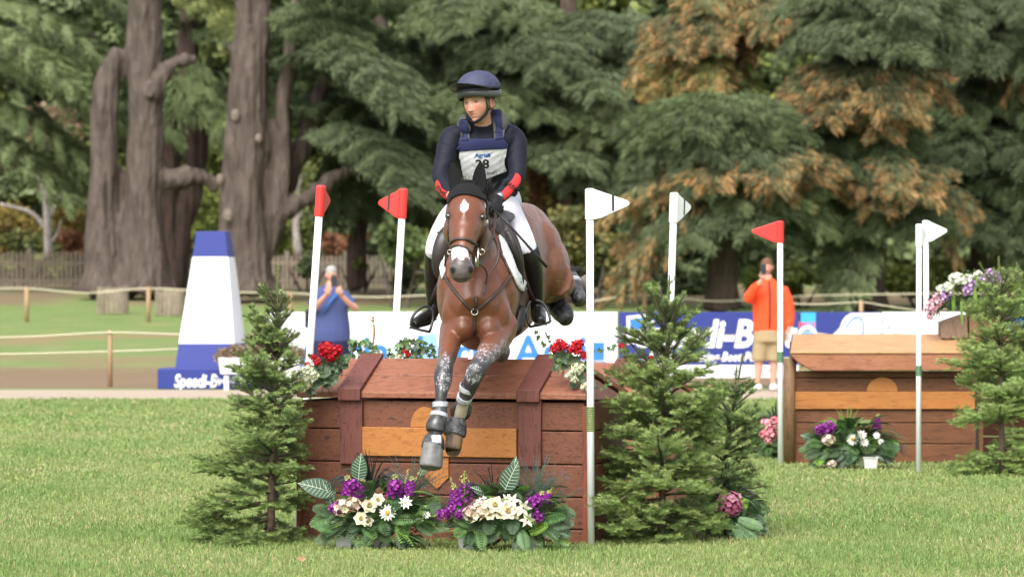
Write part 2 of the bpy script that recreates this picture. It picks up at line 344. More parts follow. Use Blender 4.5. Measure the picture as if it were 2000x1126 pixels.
# left cedar, twin trunks with broken stubs
cedar('huge old cedar with twin rugged trunks and broken-off stubs, leftmost trunk pair', 127,
      [[(203, 572, 58), (202, 520, 42), (200, 430, 33), (203, 330, 29), (204, 240, 28), (212, 160, 24), (230, 108, 15), (238, 94, 5)],
       [(275, 572, 72), (280, 500, 52), (279, 420, 44), (284, 300, 38), (285, 200, 37), (282, 100, 36), (282, 0, 34), (282, -120, 32)],
       [(300, 352, 24), (340, 347, 20), (390, 346, 18), (412, 354, 12), (416, 376, 6)], [(296, 190, 22, -.4), (318, 150, 16, -.4), (345, 120, 14, -.4), (384, 116, 6, -.4)],
       [(250, 560, 30), (180, 575, 10)], [(300, 560, 34), (340, 572, 12)]], [])
cedar('dark cedar stem leaning behind the twin-trunked cedar', 131,
      [[(340, 570, 26), (352, 480, 18), (375, 380, 20), (385, 300, 22), (380, 200, 26), (370, 100, 22), (372, -60, 16)], [(335, 560, 20), (330, 420, 18), (328, 300, 20), (318, 150, 12)]],
      [L((372, 60, 0), (560, 120, -1), 1.6, 3500, gl), L((372, 140, 0), (470, 260, -1), 1.5, 3500, gl), L((370, 100, 0), (330, 230, -1.2), 1.2, 1800, gl), L((375, 60, 0), (420, -60, -1), 1.8, 2500, gd),
       L((372, -20, 0), (470, 40, -1), 1.8, 3000, gy)], bark=M_BARK_RED)
cedar('massive cedar trunk splitting into two stems right of the white and blue pylon', 125,
      [[(478, 574, 78), (478, 530, 56), (475, 430, 50), (478, 330, 46), (482, 220, 40), (480, 130, 34), (478, 60, 22), (476, -80, 20)],
       [(495, 300, 34), (498, 180, 28), (505, 80, 22), (512, -80, 18)], [(520, 500, 20), (540, 400, 22), (548, 300, 18), (553, 220, 15), (562, 140, 13), (575, 20, 11), (580, -60, 8)],
       [(500, 430, 26), (560, 408, 20), (610, 380, 17), (660, 345, 14), (720, 320, 9)], [(520, 440, 26, 1), (575, 320, 22, 1), (610, 230, 18, 1), (640, 150, 14, 1)], [(470, 110, 10), (440, 90, 5), (432, 78, 2)]],
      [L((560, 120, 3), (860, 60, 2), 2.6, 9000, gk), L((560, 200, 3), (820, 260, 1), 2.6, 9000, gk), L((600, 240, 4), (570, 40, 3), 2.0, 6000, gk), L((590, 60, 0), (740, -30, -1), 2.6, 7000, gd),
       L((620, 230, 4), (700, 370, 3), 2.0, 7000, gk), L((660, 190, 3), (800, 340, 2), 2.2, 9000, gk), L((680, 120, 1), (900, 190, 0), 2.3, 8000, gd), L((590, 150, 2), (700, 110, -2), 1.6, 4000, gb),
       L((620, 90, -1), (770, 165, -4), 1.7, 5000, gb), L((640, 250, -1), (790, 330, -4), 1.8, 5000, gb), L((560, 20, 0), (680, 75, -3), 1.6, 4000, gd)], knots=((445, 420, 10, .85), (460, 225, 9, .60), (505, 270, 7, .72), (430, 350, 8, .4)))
# left edge hanging foliage (its trunk stands left of the frame)
cedar('broad cedar with drooping pale green sprays hanging in from the left edge', 134,
      [[(-190, 600, 70), (-185, 400, 50), (-170, 200, 45), (-150, 0, 38), (-140, -200, 30)], [(-160, 230, 22), (-60, 150, 14), (60, 90, 9), (190, 70, 4)], [(-165, 330, 20), (-60, 330, 12), (60, 322, 8), (170, 330, 3)]],
      [L((-100, 20, 0), (190, 60, -1), 2.4, 8000, gl), L((-100, 120, 0), (180, 170, -1), 2.4, 9000, gl), L((-120, 200, 0), (170, 280, -1), 2.2, 8000, gl), L((-120, 260, 0), (120, 330, -2), 1.9, 6500, gl),
       L((-120, 60, -2), (120, 110, -4), 1.9, 5000, gl), L((-100, -60, 0), (250, -20, 0), 2.6, 6500, gd), L((-120, 150, 3), (240, 190, 4), 2.0, 5000, gd), L((-80, 90, 4), (250, 100, 6), 2.6, 6000, gd), L((60, 200, 3), (160, 330, 3), 1.2, 2500, gd)])
# right-hand cedars with rusty tips
def layer(cx, cy, Y, halfw, n, cols, tip, rise=20, W=2.2, size=(.36, .05), thick=.2):
    out = []; rs = random.Random(int(cx*7+cy*3+Y))
    for k in range(11):                                          # separate feathery boughs fanning from the stem
        u = -1+2*(k+rs.uniform(.1, .9))/11; w_ = halfw*rs.uniform(.72, 1.12); x1 = cx+u*w_; q = abs(u)**1.3; dn = rise*2.6*q+rs.uniform(-14, 16); y0 = cy+rs.uniform(-10, 12)+(1-abs(u))*10
        x0 = cx+u*w_*rs.uniform(.10, .40); dy = -rs.uniform(1.0, 4.0)*(1.1-abs(u)); f = rs.uniform(.8, 1.2); c2 = (cols[0]*f, cols[1]*f)
        out.append(L((x0, y0, 0), (x1+(0 if abs(u) > .3 else (30 if u > 0 else -30)), y0+dn+(22 if abs(u) < .4 else 0), dy), W*rs.uniform(.42, .72), int(n*.36), c2, rs.uniform(.10, .2), rs.uniform(.05, .16), size, thick, tip if (tip is not None and rs.random() < .88) else None))
    return out
def layer_old(cx, cy, Y, halfw, n, cols, tip, rise=20, W=2.2, size=(.36, .05), thick=.2):
    return [L((cx, cy, 0), (cx-halfw, cy+rise*2.6, -1.5), W, n, cols, .12, .13, size, thick, tip), L((cx, cy, 0), (cx+halfw, cy+rise*2.6, -1.5), W, n, cols, .12, .13, size, thick, tip),
            L((cx-halfw*.15, cy-8, 0), (cx-halfw*.55, cy+rise*2.2, -3.2), W*.8, n//2, cols, .15, .13, size, thick, tip), L((cx+halfw*.15, cy-8, 0), (cx+halfw*.55, cy+rise*2.2, -3.2), W*.8, n//2, cols, .15, .13, size, thick, tip)]
lm = []
lm += layer(1430, 295, 112, 215, 7500, gb, G_OR*1.15, 44, 1.9); lm += layer(1540, 285, 112, 100, 3500, gb, G_OR, 22, 1.6)
lm += layer(1490, 340, 111, 135, 6500, (G_BL*1.15, G_LT*1.1), None, 40, 1.7); lm += layer(1420, 370, 112, 175, 6500, gb, None, 30, 1.8)
lm += [L((1400, 330, 0), (1240, 460, -1), 1.6, 4500, gb, .2, .1, (.36, .05), .2, G_OR), L((1390, 420, 0), (1220, 520, -1), 1.4, 3500, gb, .2, .1, (.36, .05), .2, G_OR)]
lm += layer(1420, 190, 113, 190, 5500, gd, None, 30, 2.2) + layer(1420, 240, 113, 150, 4500, gb, None, 26, 1.8)
cedar('wide layered cedar with rusty orange sprays over blue-green ones behind the orange jacket man', 113,
      [[(1412, 604, 44), (1412, 560, 33), (1408, 480, 29), (1405, 400, 26, .5), (1410, 330, 20, 1.5), (1412, 300, 12, 2)]], lm, bark=M_BARK_RED)
lm = []
lm += layer(1760, 330, 112, 110, 5000, gb, G_OR, 50, 1.9) + layer(1720, 300, 112, 60, 2500, gb, G_OR, 34, 1.5)
lm += layer(1700, 110, 114, 150, 6500, gb, G_OR, 28, 2.3) + layer(1660, 160, 114, 120, 5000, gb, G_OR, 26, 2.0) + layer(1690, 230, 114, 120, 5500, gd, None, 26, 2.0)
lm += layer(1700, 20, 114, 190, 7000, gb, None, 20, 2.4) + layer(1700, -50, 114, 190, 4500, gb, None, 20, 2.4) + layer(1720, 370, 113, 130, 5500, gd, None, 26, 1.8)
lm += [L((1690, 440, -1), (1640, 560, -2), .9, 2200, gb, .2, .1, (.36, .05), .2, G_LT)]
cedar('tall cedar with rusty branch ends on the thick dark trunk behind the right banner', 115,
      [[(1696, 604, 44), (1698, 560, 33), (1700, 450, 29), (1700, 300, 25), (1700, 100, 20), (1700, -120, 15)]], lm, bark=M_BARK_RED)
lm = []
lm += layer(1360, 20, 118, 120, 5500, gb, G_OR, 40, 1.7) + layer(1440, -30, 118, 150, 5500, gm, G_OR, 36, 1.8) + layer(1350, 110, 118, 90, 3500, gy, G_OR, 40, 1.6) + layer(1540, 10, 118, 120, 4500, gb, G_OR, 30, 2.0)
lm += layer(1370, 200, 119, 170, 5500, gd, None, 30, 2.2) + layer(1340, 280, 119, 140, 5500, gb, None, 30, 2.0) + layer(1340, 340, 119, 110, 4500, gd, None, 26, 1.6)
cedar('yellow-brown tipped cedar standing behind the layered one, upper middle right', 120,
      [[(1262, 590, 20), (1262, 520, 17), (1300, 350, 16), (1340, 150, 14), (1360, -60, 12)]], lm, bark=M_BARK_RED)
lm = []
lm += layer(1960, 60, 120, 190, 7000, gb, None, 24, 2.4) + layer(1960, 150, 120, 200, 7000, gd, None, 26, 2.4) + layer(1950, 250, 120, 190, 6500, gb, None, 28, 2.3) + layer(1940, 340, 120, 170, 6000, gd, None, 30, 2.2)
lm += layer(1940, 400, 120, 120, 4500, gb, None, 20, 1.6) + layer(2010, 80, 116, 50, 1800, gb, G_OR, 50, 1.4) + layer(1960, -30, 120, 190, 5000, gb, None, 24, 2.4)
cedar('dense blue-green cedar filling the right edge above the far bank', 122,
      [[(1915, 590, 26), (1912, 500, 19), (1925, 350, 20), (1950, 150, 18), (1960, -60, 14)]], lm, bark=M_BARK_RED)
lm = []
lm += layer(1020, 60, 123, 170, 8000, gb, None, 26, 2.4) + layer(1000, 150, 123, 190, 8500, gm, None, 30, 2.3) + layer(1060, 240, 123, 170, 8000, gb, None, 32, 2.3) + layer(1120, 100, 123, 150, 7000, gb, None, 30, 2.2)
lm += layer(1180, 200, 123, 130, 6500, (G_BL, G_LT), None, 30, 2.1) + layer(1200, 30, 123, 140, 6000, gb, None, 26, 2.1) + layer(1160, 280, 123, 80, 3500, gb, None, 24, 1.5) + layer(930, -20, 123, 170, 6000, gm, None, 26, 2.2) + layer(1240, 330, 122, 80, 3500, gm, None, 30, 1.6)
cedar('sweeping green cedar directly behind the rider', 125,
      [[(1120, 590, 24), (1118, 480, 18), (1112, 350, 18), (1110, 200, 16), (1110, -60, 12)]], lm, bark=M_BARK_RED)
lm = []
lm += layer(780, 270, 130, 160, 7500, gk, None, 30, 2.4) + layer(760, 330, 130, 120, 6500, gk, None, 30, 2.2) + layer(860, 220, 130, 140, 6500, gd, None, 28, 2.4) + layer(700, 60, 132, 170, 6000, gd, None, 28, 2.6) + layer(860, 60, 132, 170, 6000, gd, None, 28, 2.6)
cedar('very dark cedar between the second trunk and the rider', 133,
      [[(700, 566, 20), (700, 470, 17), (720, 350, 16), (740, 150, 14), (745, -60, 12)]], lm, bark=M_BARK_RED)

# birches and small pale trees
def birch(label, Y, paths, crown=None):
    b = paths[0][0]; base = P(b[0], b[1], Y); base.z = gz(0, Y); t = thing('birch_tree', base, label, 'tree', 'pale slender trees'); mb = MB()
    for tr in paths: stube(mb, [pt(q[0], q[1], Y, q[2]) for q in tr], 8, 4)
    mb.build('trunk', M_BIRCH, t, True)
    if crown:
        s = Sprays()
        for c in crown: s.blob(P(c[0], c[1], Y+.5), (c[2]/FPX*Y, 1.2, c[3]/FPX*Y), c[4], c[5], (.2, .12))
        s.build(t)
birch('slim white forked birch in front of yellow bushes, left of the twin-trunked cedar', 142,
      [[(95, 505, 9), (93, 440, 8), (90, 380, 7), (88, 310, 5), (90, 230, 3)], [(93, 450, 6), (60, 415, 4), (0, 398, 3)], [(92, 400, 5), (75, 350, 3), (58, 320, 2)], [(94, 430, 4), (118, 380, 3), (128, 340, 2)], [(96, 480, 4), (112, 455, 2), (120, 430, 1)]], [(95, 250, 60, 60, 500, (np.array([.42, .28, .2]), np.array([.3, .26, .14])))])
birch('thin pale tree stem right of the massive cedar', 141, [[(582, 500, 8), (578, 440, 7), (582, 380, 5), (590, 300, 4)], [(580, 430, 4), (600, 400, 2), (612, 380, 1)]], [(600, 350, 40, 50, 500, (G_LT, G_YL))])

# far wood and bushes
def bush(label, px, py, Y, rx, rz, n, cols, group='bushes under the trees', size=(.16, .08), name='bush'):
    base = P(px, py, Y); base.z = gz(0, Y); t = thing(name, base, label, 'bush', group); s = Sprays(); c = P(px, py, Y)
    for k in range(9):
        f = random.uniform(.75, 1.25); s.blob((c.x+random.uniform(-.75, .75)*rx/FPX*Y, c.y+random.uniform(-.8, .8), c.z+random.uniform(-.7, .6)*rz/FPX*Y), (rx*random.uniform(.3, .5)/FPX*Y, .8, rz*random.uniform(.3, .5)/FPX*Y), n//9, (cols[0]*f, cols[1]*f), size)
    s.build(t, 'foliage')
    mb = MB(); h = c.z-base.z
    for k in range(3): mb.tube([base+Vector((k*.2-.2, 0, 0)), base+Vector(((k-1)*.6, .1, h*.9))], [.06, .02], 6)
    mb.build('stem', M_BARK, t)
AU = (np.array([.30, .20, .05]), np.array([.18, .17, .05])); AR = (np.array([.30, .13, .06]), np.array([.2, .11, .06])); YG = (np.array([.22, .25, .05]), np.array([.12, .16, .05])); DK = (G_DK*.7, G_MD*.8)
for a in [('golden autumn bush at the left edge behind the picket fence', 15, 430, 146, 75, 60, 2600, AU), ('yellow bush beside the forked birch behind the picket fence', 140, 420, 147, 65, 65, 2600, AU),
          ('russet low bush close to the twin-trunked cedar', 155, 475, 144, 35, 25, 1200, AR), ('olive bush far left behind the birch branches', 55, 480, 145, 60, 30, 1500, (G_MD, AU[1])),
          ('bright yellow-green bush between the two big cedar trunks', 400, 430, 148, 60, 70, 3000, YG), ('tall yellow shrub glimpsed beside the hooked stub', 415, 290, 150, 35, 90, 2000, YG),
          ('lime bush right of the massive cedar trunk', 560, 455, 147, 50, 35, 1800, YG), ('russet bush behind the fence right of the massive cedar', 660, 478, 146, 45, 22, 1200, AR), ('dark undergrowth behind the picket fence centre', 640, 440, 152, 110, 60, 3500, DK),
          ('mottled green and yellow bush left of the rider', 780, 475, 121, 50, 40, 3200, (G_MD, YG[1])), ('rusty brown shrub behind the rider right shoulder', 1095, 330, 127, 75, 110, 7000, (np.array([.27, .13, .075]), np.array([.19, .12, .07]))), ('ochre shrub behind the horse rump', 1150, 450, 120.5, 80, 60, 4600, (np.array([.22, .17, .05]), G_MD)),
          ('green hedge bush behind the white flags', 1210, 520, 130, 90, 55, 3200, (G_DK, G_MD)), ('olive hedge behind the horse legs', 1130, 530, 132, 70, 40, 2200, (G_MD, AU[1])), ('bright green-yellow hedge between the two right-hand trunks', 1560, 548, 121, 90, 34, 4600, (G_MD*1.2, YG[0]*1.1)),
          ('yellow-green hedge right of the thick dark trunk', 1800, 545, 121, 80, 38, 4600, YG), ('rusty low hedge by the right edge', 1890, 535, 124, 60, 42, 3000, (np.array([.22, .15, .06]), G_MD)), ('dark hedge at the far right', 1985, 520, 138, 70, 60, 3000, DK),
          ('low hedge left of the orange jacket man', 1340, 545, 131, 60, 45, 2400, (G_DK, G_MD)), ('small shrub against the picket fence left of the phone man', 600, 520, 134, 14, 20, 400, gm), ('yellow shrub against the picket fence right of the phone man', 700, 515, 134, 14, 22, 400, YG), ('dark clipped shrub by the fence end', 790, 540, 132, 16, 26, 600, DK),
          ('green shrub between the cedar base and the pylon', 345, 528, 133, 26, 38, 900, gl)]:
    bush(*a)
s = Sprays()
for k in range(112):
    x = -34+68*(k % 28)/27+random.uniform(-.6, .6); z = 3.2+3.1*(k//28); s.blob((x, 165+random.uniform(-3, 3), z), (1.8, 1.6, 2.0), 1500, random.choice([gd, gm, gm, gl, gy, (G_MD, YG[0])]), (.4, .2))  # lighter leaf colours stand in for light missing in the gaps between cedars
o = s.build(None, 'far_wood'); tag(o, 'mixed wood closing the view behind the cedars', 'wood', kind='stuff')
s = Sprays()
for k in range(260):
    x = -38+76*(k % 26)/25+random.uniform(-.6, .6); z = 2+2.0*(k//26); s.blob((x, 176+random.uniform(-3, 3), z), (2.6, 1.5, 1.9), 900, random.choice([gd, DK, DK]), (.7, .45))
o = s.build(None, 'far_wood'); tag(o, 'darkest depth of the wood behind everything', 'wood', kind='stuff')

# ================================================================ picket fence, stakes and ropes, paling guards
M_PALE = mat('weathered_paling', (.40, .33, .26), .9, .2, noise=(5, .6, (.28, .23, .18)))
M_STAKE = mat('wood_stake', (.42, .29, .17), .85, .2, noise=(5, .5, (.3, .2, .12)))
def picket(label, x0p, x1p, Y, top, step=8.6):
    a = P(x0p, top, Y); b = P(x1p, top, Y); z0 = gz(0, Y); zt = a.z; n = int((x1p-x0p)/step)
    t = thing('picket_fence', (a.x, Y, z0), label, 'fence'); mb = MB()
    for i in range(n):
        x = a.x+(b.x-a.x)*(i+.5)/n; h = zt-z0-random.uniform(0, .06); mb.prism([(x-.045, Y, z0), (x+.045, Y, z0), (x+.045, Y, z0+h-.05), (x, Y, z0+h), (x-.045, Y, z0+h-.05)], (0, .02, 0))
    mb.build('paling', M_PALE, t)
    for zz in (.25, .85): MB().box(((a.x+b.x)/2, Y+.05, z0+zz), (b.x-a.x, .05, .09)).build('rail', M_PALE, t)
    for k in range(int((b.x-a.x)/2.0)+1): MB().box((a.x+k*2.0, Y+.12, z0+(zt-z0)/2+.05), (.14, .1, zt-z0+.1)).build('post', M_PALE, t)
picket('weathered grey picket fence behind the cedars, stretch left of the twin trunks', -60, 240, 138, 489)
picket('weathered grey picket fence behind the cedars, stretch right of the massive trunk', 330, 800, 139, 496)
t = thing('rail_fence', P(780, 556, 138), 'low plain post and rail fence under the trees left of the rider', 'fence'); t.location.z = gz(0, 138)
MB().box(P(900, 531, 138), (4.4, .05, .09)).build('rail', M_PALE, t)
for x in (790, 870, 950, 1020): MB().box((P(x, 0, 138).x, 138.1, gz(0, 138)+.3), (.1, .1, .7)).build('post', M_PALE, t)
def guard(label, x0, x1, Y, top, bot):
    z0 = P(0, bot, Y).z-.05; zt = P(0, top, Y).z; t = thing('paling_guard', (P((x0+x1)/2, 0, Y).x, Y, z0), label, 'tree guard', 'paling guards round young trees'); mb = MB(); cx = t.location.x; r = (P(x1, 0, Y).x-P(x0, 0, Y).x)/2
    for k in range(20):
        a = 2*math.pi*k/20; mb.box((cx+r*math.cos(a), Y+r*math.sin(a), (z0+zt)/2), (.07, .02, zt-z0+random.uniform(-.08, .06)), Matrix.Rotation(a+R(90)+random.uniform(-.1, .1), 3, 'Z')@Matrix.Rotation(random.uniform(-.05, .05), 3, 'Y'))
    mb.build('paling', mat('pale_chestnut', (.30, .25, .19), .9, .2, noise=(6, .7, (.18, .15, .11))), t)
    MB().tube([(cx+r*math.cos(k*.52), Y+r*math.sin(k*.52), zt-.12) for k in range(12)], .012, 5, closed=True).build('wire', M_PALE, t)
guard('round chestnut paling guard below the twin-trunked cedar', 190, 250, 117, 560, 610)
guard('leaning chestnut paling guard just left of the tall pylon', 304, 360, 116, 566, 612)
M_ROPE = mat('rope', (.55, .50, .36), .9, .2)
def stake(label, px, top, bot, Y, r=4.2):
    p = P(px, bot, Y); z0 = gz(0, Y)-.02; zt = P(px, top, Y).z; o = MB().tube([(p.x, Y, z0), (p.x, Y, zt-.02), (p.x, Y, zt)], [r/FPX*Y*1.05, r/FPX*Y, r/FPX*Y*.7], 8).build('rope_stake', M_STAKE, None, True)
    return tag(o, label, 'stake', 'stakes carrying the crowd rope')
stake('round wooden rope stake left of the pylon, nearest and tallest in view', 215, 644, 757, 57.3, 4.6)
for lab, px, top, Y in [('short far rope stake at the left edge of the lawn', 52, 560, 112), ('far rope stake between the two paling guards', 290, 560, 112), ('far rope stake behind the tip of the left fir', 567, 570, 112), ('far rope stake behind the gap beside the rider boot', 898-10, 570, 112), ('rope stake standing up behind the right banner', 1682, 586, 70), ('far rope stake by the hedge left of the orange jacket man', 1258, 560, 112)]:
    stake(lab, px, top, 610, Y)
def rope(label, pts, Y, r=.011):
    Q = cr([tuple(P(x, y, Y)) for x, y in pts], 5); o = MB().tube(Q, r, 5).build('crowd_rope', M_ROPE, None, True); return tag(o, label, 'rope', 'crowd control ropes')
rope('upper white rope sagging from the nearest stake across the pylon', [(-80, 660), (60, 657), (210, 649), (330, 652), (480, 656), (620, 655)], 57.25)
rope('lower white rope crossing the pylon base', [(-80, 692), (60, 690), (210, 686), (350, 681), (460, 672), (620, 668)], 57.3)
rope('thin far rope strung across the left lawn', [(-60, 566), (52, 563), (170, 572), (290, 563), (430, 570), (567, 572), (720, 580), (888, 575), (1050, 582)], 112, .02)
rope('slack rope behind the right banner top', [(1540, 592), (1600, 594), (1682, 590), (1730, 597), (1800, 606), (1850, 603)], 70, .01)
rope('rope in front of the right banner at knee height of the orange jacket man', [(1130, 655), (1300, 650), (1440, 655), (1570, 648), (1680, 662), (1900, 668)], 56.2, .010)
rope('lower rope across the orange jacket man shorts', [(1130, 706), (1300, 702), (1480, 699), (1600, 699), (1900, 706)], 56.2, .010)
rope('thin far rope in front of the hedges on the right', [(1160, 588), (1258, 575), (1400, 588), (1560, 578), (1750, 574), (2050, 572)], 112, .02)
# ================================================================ timber jumps
def wood(name, c1, c2, dark, scale=1.0, rough_=.55, along='X', spec=.35):
    m = bpy.data.materials.new(name); m.use_nodes = True; nt = m.node_tree; b = nt.nodes['Principled BSDF']; L = nt.links.new
    b.inputs['Roughness'].default_value = rough_; b.inputs['Specular IOR Level'].default_value = spec
    tc = nt.nodes.new('ShaderNodeTexCoord'); g = nt.nodes.new('ShaderNodeNewGeometry')
    off = nt.nodes.new('ShaderNodeVectorMath'); off.operation = 'SCALE'; off.inputs[0].default_value = (31, 17, 23); L(g.outputs['Random Per Island'], off.inputs['Scale'])
    ad = nt.nodes.new('ShaderNodeVectorMath'); L(tc.outputs['Object'], ad.inputs[0]); L(off.outputs[0], ad.inputs[1])
    def nz(st, sc, det=4, dist=0):
        mp = nt.nodes.new('ShaderNodeMapping'); mp.inputs['Scale'].default_value = st; L(ad.outputs[0], mp.inputs[0])
        n = nt.nodes.new('ShaderNodeTexNoise'); n.inputs['Scale'].default_value = sc; n.inputs['Detail'].default_value = det; n.inputs['Distortion'].default_value = dist; L(mp.outputs[0], n.inputs[0]); return n.outputs[0]
    st = (.9, 8, 8) if along == 'X' else (8, 8, .9)
    grain = nz(st, 9*scale, 6, 1.2); blot = nz((1, 2.2, 2.2), 3.2*scale, 4); fine = nz(tuple(k*3 for k in st), 16*scale, 2)
    def mixc(f, a, bb, lo, hi):
        r = nt.nodes.new('ShaderNodeMapRange'); r.inputs[1].default_value = lo; r.inputs[2].default_value = hi; L(f, r.inputs[0])
        x = nt.nodes.new('ShaderNodeMix'); x.data_type = 'RGBA'; L(r.outputs[0], x.inputs[0])
        for k, q in ((6, a), (7, bb)):
            if isinstance(q, tuple): x.inputs[k].default_value = (*q, 1)
            else: L(q, x.inputs[k])
        return x.outputs[2]
    c = mixc(blot, c1, c2, .35, .68); c = mixc(g.outputs['Random Per Island'], c, mixc(blot, c2, c1, .3, .7), 0, 1); c = mixc(grain, c, dark, .50, .74); c = mixc(fine, c, dark, .56, .85)
    v = nt.nodes.new('ShaderNodeTexVoronoi'); v.inputs['Scale'].default_value = 3.3*scale; mp = nt.nodes.new('ShaderNodeMapping'); mp.inputs['Scale'].default_value = (.7, 1.6, 1.6); L(ad.outputs[0], mp.inputs[0]); L(mp.outputs[0], v.inputs[0])
    c = mixc(v.outputs['Distance'], dark, c, .03, .085)
    L(c, b.inputs['Base Color'])
    bp = nt.nodes.new('ShaderNodeBump'); bp.inputs['Strength'].default_value = .35; bp.inputs['Distance'].default_value = .004; L(grain, bp.inputs['Height']); L(bp.outputs[0], b.inputs['Normal'])
    return m
W_RED = wood('stained_boards', (.185, .068, .036), (.115, .042, .024), (.04, .018, .012))
W_LID = wood('stained_lid_boards', (.225, .080, .042), (.285, .122, .075), (.09, .035, .022), rough_=.5)
W_STRAP = wood('dark_strap', (.115, .036, .028), (.16, .06, .045), (.05, .018, .014), along='Z', rough_=.5)
W_TRIM = wood('red_trim', (.24, .06, .03), (.16, .045, .025), (.06, .02, .012), along='Z')
W_OCHRE = wood('ochre_plate', (.42, .175, .045), (.33, .125, .032), (.21, .075, .018), .8)
W_BRN = wood('brown_boards', (.17, .068, .028), (.11, .042, .018), (.045, .018, .01))
W_PINE = wood('pine_beam_top', (.47, .28, .135), (.38, .21, .095), (.24, .12, .05))
W_PINK = wood('beam_face', (.36, .16, .085), (.28, .11, .055), (.16, .06, .03))
W_POST = wood('round_post', (.26, .15, .08), (.20, .11, .055), (.10, .05, .025), along='Z')
W_OLD = wood('grey_old_wood', (.25, .165, .11), (.18, .115, .08), (.07, .045, .03), along='Z')
M_NAIL = mat('nail_head', (.06, .03, .02), .6, .4)
M_STEEL = mat('steel', (.5, .5, .5), .35, .5, 1)

def chest(name, label, A, B, hs, depth, rise, inset, plate=True, boards=W_RED, lid=W_LID):
    """A, B: left and right bottom corners of the front; hs: board joints from top to ground"""
    A = Vector(A); B = Vector(B); u = (B-A); W = u.length; u.normalize(); n = Vector((-u.y, u.x, 0)); ang = math.atan2(u.y, u.x)
    t = thing(name, ((A+B)/2)*1, label, 'jump'); t.location = A.copy(); t.rotation_euler = (0, 0, 0)
    Q = lambda a, d, z: A+u*a+n*d+Vector((0, 0, z)); Rz = Matrix.Rotation(ang, 3, 'Z'); top = hs[0]
    mb = MB()
    for i in range(len(hs)-1):
        z1, z0 = hs[i]-.003, hs[i+1]+.003; jit = random.uniform(-.002, .002); mb.box(Q(W/2, .02+jit, (z0+z1)/2), (W-.05, .04, z1-z0), Rz)
    fb_ = bevel(mb.build('front_boards', boards, t), .006); nb = MB()
    for i in range(len(hs)-1):
        for x in (.055, .235, W-.235, W-.055):
            for q in (.25, .75): nb.ball(Q(x+random.uniform(-.006, .006), -.001, hs[i+1]+(hs[i]-hs[i+1])*q), .004, 6, 4)
    nb.build('nail', M_NAIL, fb_)
    for a, nm in ((.012, 'side_boards'), (W-.012, 'side_boards')):
        mb = MB()
        for i in range(len(hs)-1): mb.box(Q(a, .045+depth, (hs[i]+hs[i+1])/2), (.024, depth*2, hs[i]-hs[i+1]-.006), Rz)
        bevel(mb.build(nm, boards, t), .004)
        MB().box(Q(a, -.004, top/2-.01), (.026, .05, top-.02), Rz).build('corner_trim', W_TRIM, t)
    mb = MB()
    for i in range(len(hs)-1): mb.box(Q(W/2, 2*depth+.07, (hs[i]+hs[i+1])/2), (W-.05, .04, hs[i]-hs[i+1]-.006), Rz)
    mb.build('back_boards', boards, t)
    # hipped lid: front slope of two broad boards, ridge plateau, ends
    th = .035; f0 = -.035
    def lidq(k0, k1, side=0):
        def pnt(k, e, up): return Q((.0+inset*k) if e == 0 else (W-inset*k), f0+depth*k if side == 0 else 2*depth+.14-f0-.07-depth*k, top+.012+rise*k+up)
        lo = [pnt(k0, 0, 0), pnt(k0, 1, 0), pnt(k1, 1, 0), pnt(k1, 0, 0)]; return lo
    mb = MB(); gap = .012
    for k0, k1 in ((0, .50-gap), (.50+gap*2.2, 1)):
        for sd_ in (0, 1): mb.prism(lidq(k0, k1, sd_), (0, 0, th))
    bevel(mb.build('lid_boards', lid, t), .006)
    mb = MB(); mb.box(Q(W/2, depth+.035, top+.012+rise+.004), (W-2*inset-.0, .10, th), Rz); bevel(mb.build('ridge_board', lid, t), .005)
    for e in (0, 1):
        mb = MB(); s_ = -1 if e else 1; x0 = W if e else 0
        mb.prism([Q(x0+s_*.01, f0+.03, top+.01), Q(x0+s_*.01, 2*depth+.04, top+.01), Q(x0+s_*inset, depth+.06, top+rise), Q(x0+s_*inset, depth-.0, top+rise)], u*s_*.02)
        mb.build('lid_end', boards, t)
    for a0 in (.265, W-.405):
        mb = MB(); w_ = .135; zb = top-.345
        mb.box(Q(a0+w_/2, -.017, (top+zb)/2-.004), (w_, .03, top-zb+.03), Rz)
        mb.prism([Q(a0, f0-.014, top+.046), Q(a0+w_, f0-.014, top+.046), Q(a0+w_, f0+depth+.02, top+.052+rise), Q(a0, f0+depth+.02, top+.052+rise)], (0, 0, .026)); mb.box(Q(a0+w_/2, f0-.016, top+.034), (w_, .026, .070), Rz)
        st = bevel(mb.build('strap', W_STRAP, t), .004)
        nb = MB()
        for zz in (top-.04, top-.13, top-.30):
            for x in (.03, w_-.03): nb.ball(Q(a0+x, -.033, zz), .0045, 6, 4)
        for k in (.2, .8):
            for x in (.03, w_-.03): nb.ball(Q(a0+x, f0-.012+(depth+.032)*k, top+.073+(rise+.006)*k), .0045, 6, 4)
        nb.build('nail', M_NAIL, st)
    if plate:
        zt, zb = hs[1]+.012, hs[2]+.035; c = W/2-.01
        bevel(MB().box(Q(W/2-.012, -.014, (zt+zb)/2), (W-2*.265-.27-.01, .025, zt-zb), Rz).build('ochre_band', W_OCHRE, t), .004)
        arc = [Q(c-.09+.085*math.cos(q), -.012, zt+.002+.115*math.sin(q)) for q in [math.pi*k/16 for k in range(17)]]
        bevel(MB().prism(arc, n*.012).build('ochre_disc', W_OCHRE, t), .002)
        x0, x1 = c-.085, c+.055
        bevel(MB().prism([Q(x0, -.013, zb-.002), Q(x1, -.013, zb-.002), Q(x1, -.013, zb-.12), Q((x0+x1)/2, -.013, zb-.185), Q(x0, -.013, zb-.12)], n*.012).build('ochre_point', W_OCHRE, t), .002)
    return t, Q, W
